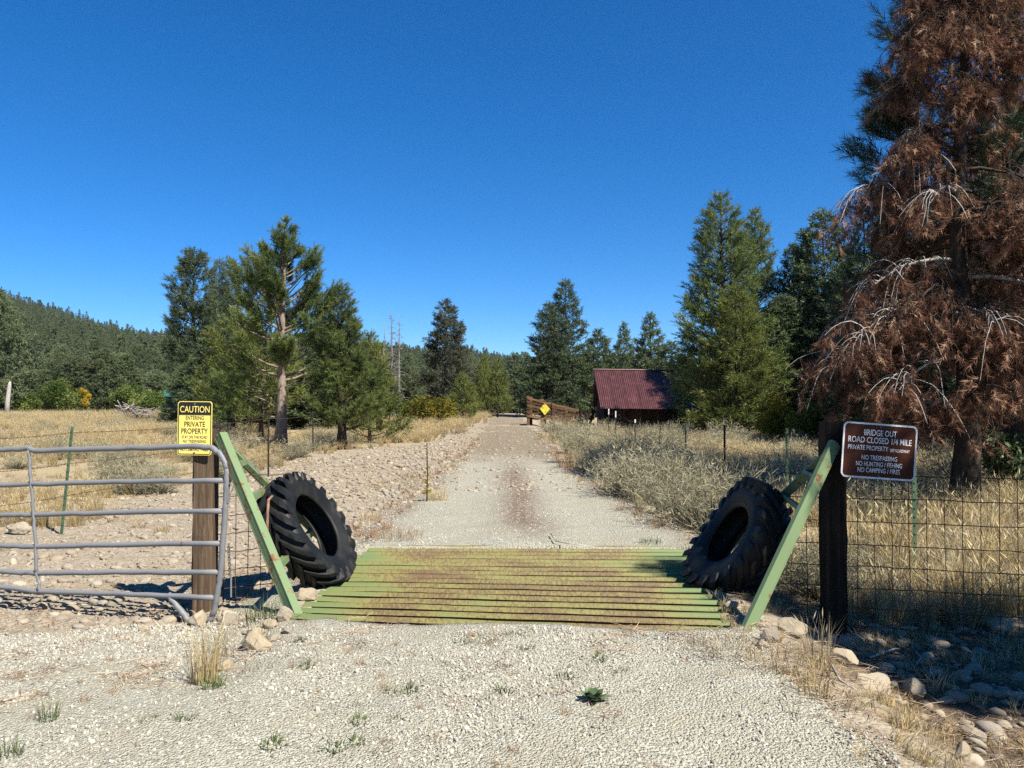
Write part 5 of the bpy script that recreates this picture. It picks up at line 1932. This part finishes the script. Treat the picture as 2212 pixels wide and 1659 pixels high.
def mesh_fence(name, label, P0, P1, z0, z1, nv, hs, ext=0):
    """welded stock wire between two plan points"""
    P0, P1 = np.array(P0, float), np.array(P1, float)
    o = np.array([*P0, z0])
    t = thing(name, label, 'wire fence', tuple(o))
    rg = np.random.default_rng(6)
    for h_ in hs:
        s = np.linspace(0, 1, 16)
        p = np.concatenate([P0 + np.outer(s, P1 - P0), np.full((16, 1), z0 + h_ * (z1 - z0))], 1) + rg.normal(0, .003, (16, 3))
        link('line_wire', MB().tube(p, .0040, 5, False).mesh('line_wire', M['rustwire'], True, o), t)
    for q in range(nv):
        s = (q + .5) / nv
        c = P0 + (P1 - P0) * s
        p = np.stack([np.full(6, c[0]) + rg.normal(0, .003, 6), np.full(6, c[1] - .004), np.linspace(z0, z1, 6)], -1)
        link('stay_wire', MB().tube(p, .0034, 4, False).mesh('stay_wire', M['rustwire'], True, o), t)


hs = (0, .09, .20, .32, .45, .58, .72, .86, 1.0)
a0 = at(1690, 1180, 6.6); a1 = at(2260, 1180, 6.1)
mesh_fence('stock_fence', 'rusty square-mesh stock fence right of the dark post', a0[:2], a1[:2], -.36, 1.02, 15, hs)
b0 = at(470, 1180, 6.7); b1 = at(625, 1180, 7.0)
mesh_fence('stock_fence', 'short piece of square-mesh wire between the left post and its green wing', b0[:2], b1[:2], -.15, .98, 6, (0, .14, .28, .42, .56, .70, .85, 1.0))


# ------------------------------------------------------------------ LOADING CHUTE
def chute():
    Y = 52.0
    o = gz(at(1140, 915, Y), 0)
    t = thing('loading_chute', 'weathered plank cattle loading chute sloping down towards the barn', 'cattle chute', tuple(o))
    gz0 = float(o[2])
    def q3(px, py, dy=0): return at(px, py, Y + dy)
    k = np.random.default_rng(12)
    for px, top in ((1141, 855), (1171, 862), (1190, 868), (1218, 876), (1247, 884)):
        p = q3(px, top); b_ = p.copy(); b_[2] = gz0 - .25
        link('post', MB().box((p + b_) / 2, (.20, .18, p[2] - b_[2])).mesh('post', M['board'], False, o), t)
        p = q3(px + 6, top + 2, 1.6); b_ = p.copy(); b_[2] = gz0 - .25
        link('post', MB().box((p + b_) / 2, (.20, .18, p[2] - b_[2])).mesh('post', M['board'], False, o), t)
    for q in range(6):
        f = q / 5
        for (xa, xb) in ((1139, 1192), (1190, 1250)):
            ta = 860 + (xa - 1139) * .235; tb = 860 + (xb - 1139) * .235
            ba = 898 + (xa - 1139) * .16; bb = 898 + (xb - 1139) * .16
            ya = ta + (ba - ta) * f + k.normal(0, .8); yb = tb + (bb - tb) * f + k.normal(0, .8)
            for dy in (-.12, 1.72):
                A, B = q3(xa, ya, dy), q3(xb, yb, dy)
                d = unit(B - A); ln = np.linalg.norm(B - A)
                sd = unit(np.cross([0, 0, 1.], d)); up = np.cross(d, sd)
                link('plank', MB().box((A + B) / 2, (ln, .045, .135), np.stack([d, sd, up], -1)).mesh('plank', M['board'], False, o), t)
    # lower rail and open ramp floor
    A, B = q3(1137, 897, .8), q3(1250, 913, .8)
    d = unit(B - A); sd = unit(np.cross([0, 0, 1.], d)); up = np.cross(d, sd)
    link('ramp_floor', MB().box((A + B) / 2, (np.linalg.norm(B - A), 1.6, .08), np.stack([d, sd, up], -1)).mesh('ramp_floor', M['board'], False, o), t)
    # crooked gate rails leaning between the chute and the barn
    t2 = thing('plank_panel', 'dark slanted plank panel between the loading chute and the barn', 'fence panel', tuple(gz(at(1262, 915, 51))))
    o2 = np.array(t2.location)
    for px in (1249, 1258, 1267, 1276):
        A, B = at(px - 5, 925, 51), at(px + 8, 886, 51)
        d = unit(B - A); sd = np.array([0, 1, 0.]); s2 = np.cross(d, sd)
        link('plank', MB().box((A + B) / 2, (.19, .04, np.linalg.norm(B - A)), np.stack([s2, sd, d], -1)).mesh('plank', M['barnwood'], False, o2), t2)
    for py in (889, 903, 915):
        A, B = at(1244, py, 51.1), at(1284, py + 3, 51.1)
        link('rail', MB().box((A + B) / 2, (np.linalg.norm(B - A), .05, .14)).mesh('rail', M['barnwood'], False, o2), t2)
    # yellow diamond sign on the chute
    c = q3(1177, 883, -.3)
    s_ = thing('diamond_sign', 'faded yellow diamond marker with dark scuffs on the loading chute', 'sign', tuple(c), (0, 0, 0))
    w = .40
    V, F = plate([(0, w * .95), (-w * .85, 0), (0, -w * 1.08), (w * .85, 0)], .01, 0)
    link('panel', mesh('panel', V, F, M['signmark']), s_)


chute()


# ------------------------------------------------------------------ BARN
def barn():
    Y = 50.0
    rl = at(1284, 799, Y + 2.6); el = at(1301, 882, Y)
    L = 11.5
    gz0 = float(ground_z(el[0] + 3, Y)) - .2
    o = np.array([el[0], Y + .9, gz0])
    t = thing('barn', 'low old barn with a red corrugated iron roof and black-brown walls', 'barn', tuple(o))
    skew = .035                                             # the barn stands a little turned
    def P(p): return np.asarray(p, float)
    rg = np.random.default_rng(15)
    # roof: corrugated sheets, front and back slope
    n_sheet = 13
    for back in (0, 1):
        eave0 = el if not back else np.array([el[0], rl[1] + (rl[1] - el[1]), el[2]])
        for q in range(n_sheet):
            a_, b_ = q / n_sheet, (q + 1) / n_sheet
            m = 15
            s = np.linspace(a_, b_ + .004, m)
            cor = .018 * np.cos(np.arange(m) * np.pi) + (.004 if q % 2 else 0)
            top = rl + np.outer(s * L, [1, skew, -.010])
            bot = eave0 + np.outer(s * L, [1, skew, -.012]) + np.array([-.10, 0, rg.normal(0, .01)])
            nv = unit(np.cross([1, 0, 0], (top[0] - bot[0]))) * (1 if not back else -1)
            V = np.concatenate([bot + np.outer(cor, nv), (bot + top) / 2 + np.outer(cor, nv), top + np.outer(cor, nv)])
            j = np.arange(m - 1)
            Q = np.concatenate([np.stack([r_ * m + j, r_ * m + j + 1, (r_ + 1) * m + j + 1, (r_ + 1) * m + j], -1) for r_ in (0, 1)])
            if back: Q = Q[:, ::-1]
            link('roof_sheet', mesh('roof_sheet', V - o, [Q], M['roof'], False), t)
    link('ridge_cap', MB().tube(np.array([rl + [-.1, 0, .03], rl + np.array([L, L * skew, -.115 + .03])]), .06, 6).mesh('ridge_cap', M['roof'], False, o), t)
    # front wall boards, set back under the eaves
    wy = Y + 1.0
    nb = 40
    for q in range(nb):
        x0 = el[0] + .35 + q * (L - .6) / nb
        top = el[2] + .35 + rg.normal(0, .01)
        if 1 <= q <= 2: continue
        link('wall_board', MB().box((x0 + .13, wy + skew * (x0 - el[0]) + rg.normal(0, .012), (top + gz0) / 2), ((L - .6) / nb - .012, .03, top - gz0)).mesh('wall_board', M['barnwood'], False, o), t)
    # wire panel in the opening next to the corner
    wp = MB()
    for q in range(5):
        wp.box((el[0] + .62 + q * .17, wy - .05, (el[2] + .2 + gz0) / 2), (.025, .025, el[2] + .2 - gz0))
    for q in range(6):
        wp.box((el[0] + .96, wy - .08, gz0 + .35 + q * .28), (.75, .025, .03))
    link('lattice', wp.mesh('lattice', M['snag'], False, o), t)
    # gable end, seen at a grazing angle on the left
    ng = 16
    y0, y1 = Y + .5, rl[1] + (rl[1] - el[1]) - .3
    for q in range(ng):
        yy = y0 + (q + .5) * (y1 - y0) / ng
        f = 1 - abs(yy - rl[1]) / (rl[1] - Y)
        top = el[2] + (rl[2] - el[2]) * np.clip(f, 0, 1) - .08
        link('wall_board', MB().box((el[0] + .22 + rg.normal(0, .01), yy, (top + gz0) / 2), (.03, (y1 - y0) / ng - .012, top - gz0)).mesh('wall_board', M['barnwood'], False, o), t)
    link('rear_wall', MB().box((el[0] + L / 2, y1, (el[2] + gz0) / 2), (L - .4, .05, el[2] - gz0 + .2)).mesh('rear_wall', M['barnwood'], False, o), t)
    link('corner_post', MB().box((el[0] + .27, Y + .72, (el[2] + .2 + gz0) / 2), (.2, .2, el[2] + .3 - gz0)).mesh('corner_post', M['barnwood'], False, o), t)
    # barge board on the gable edge
    A, B = el + [-.06, .1, -.05], rl + [-.06, 0, -.05]
    d = unit(B - A)
    link('barge_board', MB().box((A + B) / 2, (.05, .14, np.linalg.norm(B - A)), np.stack([[1, 0, 0], np.cross(d, [1, 0, 0]), d], -1)).mesh('barge_board', M['barnwood'], False, o), t)


barn()


# ------------------------------------------------------------------ far cabin, brush pile, stump
def cabin():
    Y = 92.0
    a_ = at(346, 868, Y); b_ = at(412, 868, Y)
    w = b_[0] - a_[0]; o = np.array([(a_[0] + b_[0]) / 2, Y, float(ground_z(a_[0], Y)) - .2])
    ez = at(346, 853, Y)[2]; rz = at(346, 834, Y)[2]
    t = thing('cabin', 'small cabin with a green metal roof half hidden by the far trees', 'cabin', tuple(o))
    link('wall', MB().box((0, 2.5, (ez - o[2]) / 2), (w * .94, 5, ez - o[2])).mesh('wall', M['cabinwall'], False), t)
    e, rr_ = ez - o[2], rz - o[2]
    V = np.array([[-w / 2, -.5, e - .1], [w / 2, -.5, e - .1], [w / 2, 2.5, rr_], [-w / 2, 2.5, rr_], [w / 2, 5.5, e - .1], [-w / 2, 5.5, e - .1]])
    V = np.concatenate([V, V - [0, 0, .12]])
    F = [[0, 1, 2, 3], [3, 2, 4, 5], [6, 9, 8, 7], [9, 11, 10, 8], [0, 6, 7, 1], [5, 4, 10, 11], [0, 3, 9, 6], [3, 5, 11, 9], [1, 7, 8, 2], [2, 8, 10, 4]]
    link('roof', mesh('roof', V, [np.array(F)], M['cabinroof']), t)
    for q in (-.25, .22):
        link('window', MB().box((q * w, -.02, e * .55), (.9, .06, .8)).mesh('window', M['black'], False), t)


cabin()
bp = base_at(283, 66)
t = thing('brush_pile', 'heap of cut grey branches lying in the left field', 'brush pile', tuple(bp))
r = np.random.default_rng(31)
stick_m = []
for q in range(6):
    s = np.linspace(-1, 1, 5)
    stick_m.append(MB().tube(np.stack([s, r.normal(0, .05, 5), r.normal(0, .05, 5)], -1), .035 * (1.1 - .35 * (s + 1)), 5).mesh('branch', M['stick'], True))
for q in range(95):
    o = link('branch', stick_m[q % 6], t)
    rad = abs(r.normal(0, .85)); az = r.uniform(0, 6.28)
    px_ = rad * math.cos(az) * 1.5; hh_ = max(.08, 1.25 * (1 - rad / 1.9)) * r.uniform(.3, 1)
    o.location = (px_, rad * math.sin(az), hh_)
    o.rotation_euler = (0, r.normal(.25 if px_ < 0 else -.25, .35), r.uniform(0, 6.28))
    k = r.uniform(.55, 1.15)
    o.scale = (k, r.uniform(.8, 1.6), r.uniform(.8, 1.6))
b = base_at(15, 78)
t = thing('dead_stump', 'bleached broken tree stump at the far left edge of the field', 'stump', tuple(b))
link('trunk', MB().tube(np.array([[0, 0, 0], [.05, 0, 1.6], [.22, 0, 3.2], [.28, 0, height(824, 78, b)]]), [.27, .22, .17, .09], 8).mesh('trunk', M['deadwood'], True), t)
b = base_at(300, 110)
for px, py, h_ in ((152, 800, 4), (455, 790, 6), (478, 800, 5), (335, 770, 7)):
    pass


# ------------------------------------------------------------------ AIR
def haze():
    V = np.array([[x_, y_, z_] for z_ in (-4.0, 140.0) for y_ in (-70, 1850) for x_ in (-1900, 1900)], float)
    o = link('haze', mesh('haze', V, [np.array([[0, 2, 3, 1], [4, 5, 7, 6], [0, 1, 5, 4], [2, 6, 7, 3], [0, 4, 6, 2], [1, 3, 7, 5]])]))
    o['kind'] = 'stuff'
    m, n, l = newmat('air')
    v = n.new('ShaderNodeVolumePrincipled')
    v.inputs['Color'].default_value = (.75, .86, 1, 1)
    v.inputs['Density'].default_value = HAZE
    v.inputs['Anisotropy'].default_value = .3
    l.new(v.outputs[0], n.new('ShaderNodeOutputMaterial').inputs['Volume'])
    o.data.materials.append(m)


HAZE = 0.00006
if HAZE:
    haze()

# ------------------------------------------------------------------ plants one can point to
def clump(name, label, px, py, VFT, mat, s=1.0, cat='grass clump', rz=0.0, group=None):
    p = onz(px, py, -.05)
    for _ in range(4):
        p = onz(px, py, float(ground_z(p[0], p[1])))
    o = link(name, tmesh(name, mat, VFT), None, (p[0], p[1], p[2] - .01))
    o.scale = (s,) * 3
    o.rotation_euler = (0, 0, rz)
    return tag(o, label, cat, group)


clump('grass_clump', 'tall dry grass clump standing in the gravel left of the cattle guard', 445, 1478, tuft(301, 130, .42, .34, .0045, seedhead=True, base_r=.09), M['grass'])
clump('grass_clump', 'low pale grass spilling over the boulder before the left wing', 520, 1395, tuft(302, 170, .20, .95, .004, base_r=.28), M['paleg'])
clump('grass_clump', 'small green grass tuft at the base of the tall dry clump', 462, 1490, tuft(303, 60, .13, .6, .006, base_r=.06), M['weed'])
clump('grass_clump', 'dark green grass under the foot of the left green wing', 565, 1345, tuft(304, 90, .24, .6, .005, base_r=.14), M['weed'])
clump('grass_clump', 'pale tall grass stems with seed heads beside the dark right post', 1768, 1425, tuft(305, 60, .34, .40, .0040, seedhead=True, base_r=.10), M['paleg'])
clump('grass_clump', 'dry grass clump on the edge of the gravel near the yellow split boulder', 1760, 1500, tuft(306, 80, .17, .5, .0045, base_r=.10), M['grass'])
clump('grass_clump', 'matted straw before the foot of the right green wing', 1560, 1405, tuft(307, 150, .16, 1.1, .004, base_r=.22), M['paleg'])
clump('grass_clump', 'straw tangle to the right of the right wing foot', 1700, 1440, tuft(308, 150, .18, 1.1, .004, base_r=.25), M['grass'])
clump('grass_clump', 'wispy green stems sprouting from gravel at the lower left', 105, 1560, tuft(309, 50, .17, .45, .0035, base_r=.05), M['weed'])
clump('grass_clump', 'wispy green stems cut by the lower left corner', 20, 1640, tuft(310, 50, .15, .5, .0035, base_r=.05), M['weed'])
clump('grass_clump', 'reddish dry grass left of the far end of the cattle guard', 850, 1165, tuft(311, 200, .22, .8, .004, base_r=.35), M['redg'])
clump('grass_clump', 'grass tuft beside the yellow mullein stalk at the road edge', 945, 1082, tuft(312, 120, .28, .7, .006, base_r=.16), M['grass'])
clump('grass_clump', 'green grass tuft at the far right corner of the cattle guard', 1405, 1175, tuft(313, 90, .12, .8, .005, base_r=.12), M['weed'])
clump('grass_clump', 'orange dry grass patch at the edge of the right field', 1245, 1010, tuft(314, 260, .55, .6, .008, base_r=.5), M['redg'])
clump('straw_patch', 'flattened yellow straw patch in the middle of the gravel', 1052, 1385, tuft(315, 90, .09, 1.6, .005, base_r=.10), M['paleg'])

k = 0
for px, py in ((765, 1530), (775, 1565), (845, 1500), (855, 1560), (725, 1625), (770, 1610), (825, 1632), (585, 1617), (650, 1390), (1105, 1375), (1110, 1440), (1295, 1430), (1140, 1405), (1400, 1170), (665, 1445),
               (995, 1395), (1010, 1470), (885, 1498), (400, 1560), (320, 1560), (270, 1570), (1220, 1470), (1340, 1455), (960, 1440), (1090, 1500)):
    o = clump('weed_tuft', 'small green weed tuft growing in the gravel approach', px, py, (np.zeros((3, 3)), [np.array([[0, 1, 2]])], np.zeros(3)), M['weed'], .55 + .5 * ((k * 37) % 10) / 10, 'weed', k, 'small weed tufts in the gravel')
    old = o.data
    o.data = weed_meshes[k % 3]
    bpy.data.meshes.remove(old)
    k += 1


def mullein():
    p = onz(1283, 1520, 0.0)
    p = np.array([p[0], p[1], float(ground_z(p[0], p[1]))])
    t = thing('mullein_rosette', 'green broad-leaved mullein rosette in the middle of the gravel', 'plant', tuple(p))
    r = np.random.default_rng(40)
    for q in range(15):
        a_ = q * 2.4; e = .45 + .85 * q / 15
        L = .100 * (1.1 - .30 * q / 15); w = .026
        s = np.linspace(0, 1, 5)
        wd = w * np.array([.5, .95, 1, .7, .05])
        d = np.array([math.cos(a_), math.sin(a_), 0]); sd = np.array([-d[1], d[0], 0])
        c = np.outer(L * s * math.cos(e), d) + np.outer(L * (s * math.sin(e) - .15 * s * s), [0, 0, 1]) + [0, 0, .01]
        V = np.concatenate([c - np.outer(wd, sd) + np.outer(wd * .3, [0, 0, 1]), c, c + np.outer(wd, sd) + np.outer(wd * .3, [0, 0, 1])])
        j = np.arange(4)
        Q = np.concatenate([np.stack([j, j + 1, 5 + j + 1, 5 + j], -1), np.stack([5 + j, 5 + j + 1, 10 + j + 1, 10 + j], -1)])
        link('leaf', mesh('leaf', V, [Q], M['mullein'], True, {'tint': np.full(15, r.uniform(.2, 1))}), t)
    p = onz(922, 1085, 0.0)
    p = np.array([p[0], p[1], float(ground_z(p[0], p[1]))])
    t = thing('mullein_stalk', 'tall yellowing mullein stalk standing at the left road edge', 'plant', tuple(p))
    H = 1.02 * (1085 - 960) * PS / 768 * p[1]
    w = MB().tube(np.array([[0, 0, 0], [.01, 0, H * .5], [.0, 0, H]]), [.012, .010, .006], 6)
    z = np.linspace(H * .55, H * .98, 22)
    for q, zz in enumerate(z):
        a_ = q * 2.4
        w.tube(np.array([[0, 0, zz], [.018 * math.cos(a_), .018 * math.sin(a_), zz + .012]]), [.008, .004], 4)
    link('stem', w.mesh('stem', M['darkpost'], True), t)
    for q in range(34):
        zz = H * (.08 + .5 * r.random()); a_ = r.uniform(0, 6.28)
        L = r.uniform(.07, .13); d = np.array([math.cos(a_), math.sin(a_), 0]); sd = np.array([-d[1], d[0], 0]) * .018
        c = np.array([0, 0, zz])
        V = np.array([c, c + d * L * .5 + sd + [0, 0, L * .35], c + d * L + [0, 0, L * .3], c + d * L * .5 - sd + [0, 0, L * .35]])
        link('leaf', mesh('leaf', V, [np.array([[0, 1, 2, 3]])], M['mulleinstalk'], False, {'tint': np.full(4, r.random())}), t)


mullein()
# dry needle litter and straw lying on the gravel
r = np.random.default_rng(55)
lit = []
for q in range(4):
    mb = MB()
    for _ in range(9):
        c = np.array([r.normal(0, .05), r.normal(0, .05), r.uniform(.004, .018)]); a_ = r.uniform(0, 6.28); L_ = r.uniform(.03, .075)
        mb.tube(np.array([c - [math.cos(a_) * L_, math.sin(a_) * L_, 0], c + [0, 0, .004], c + [math.cos(a_ + .2) * L_, math.sin(a_ + .2) * L_, 0]]), [.0012, .0016, .001], 3, False)
    lit.append(mb.mesh('litter', M['litter'], False))
library('litter', lit)
x = rng.uniform(-4.5, 4.2, 2600); y = 3.0 + 5.2 * rng.random(2600)
kp = inview(x, y, .2) & ~in_guard(x, y, .0) & (rng.random(2600) < np.clip(.05 + .5 * wob(x, y, 1.2, 14) + .4 * (x > 1.5), .02, 1))
scatter('needle_litter', 'litter', np.stack([x[kp], y[kp], ground_z(x[kp], y[kp]) + .016], -1), rng.uniform(.6, 1.5, kp.sum()), .05, 'dry needles and straw lying over the gravel')
x = rng.uniform(-3.5, 2.4, 900); y = 3.1 + 2.6 * rng.random(900)
kp = inview(x, y, .1) & (zone_road(x, y) > .05) & ~in_guard(x, y, -.1) & (rng.random(900) < np.clip(.10 + .25 * wob(x, y, 2.2, 21), .0, 1))
scatter('dry_weeds', 'red_weeds', zpts(x[kp], y[kp], 0), rng.uniform(.14, .38, kp.sum()), .5, 'small dried weeds scattered in the gravel approach')
# fallen twig lying on the far edge of the guard, twigs in the ditch
for pts, lb in (([(1190, 1152), (1200, 1168), (1222, 1173), (1262, 1178)], 'thin fallen twig on the far edge of the cattle guard'),
                ([(1880, 1420), (1930, 1402), (1970, 1398), (1990, 1420), (1975, 1440)], 'bent pale twig lying in the shaded ditch'),
                ([(1795, 1435), (1815, 1470), (1850, 1490)], 'white thistle stem leaning in front of the dark post stones')):
    p = []
    for (px, py) in pts:
        q_ = onz(px, py, -.02)
        for _ in range(3): q_ = onz(px, py, float(ground_z(q_[0], q_[1])) + .05 if not in_guard(q_[0], q_[1]) else .03)
        p.append(q_)
    p = np.array(p)
    o = link('twig', MB().tube(p, np.linspace(.009, .004, len(p)), 5).mesh('twig', M['deadwood'], True, p[0]), None, tuple(p[0]))
    tag(o, lb, 'twig')
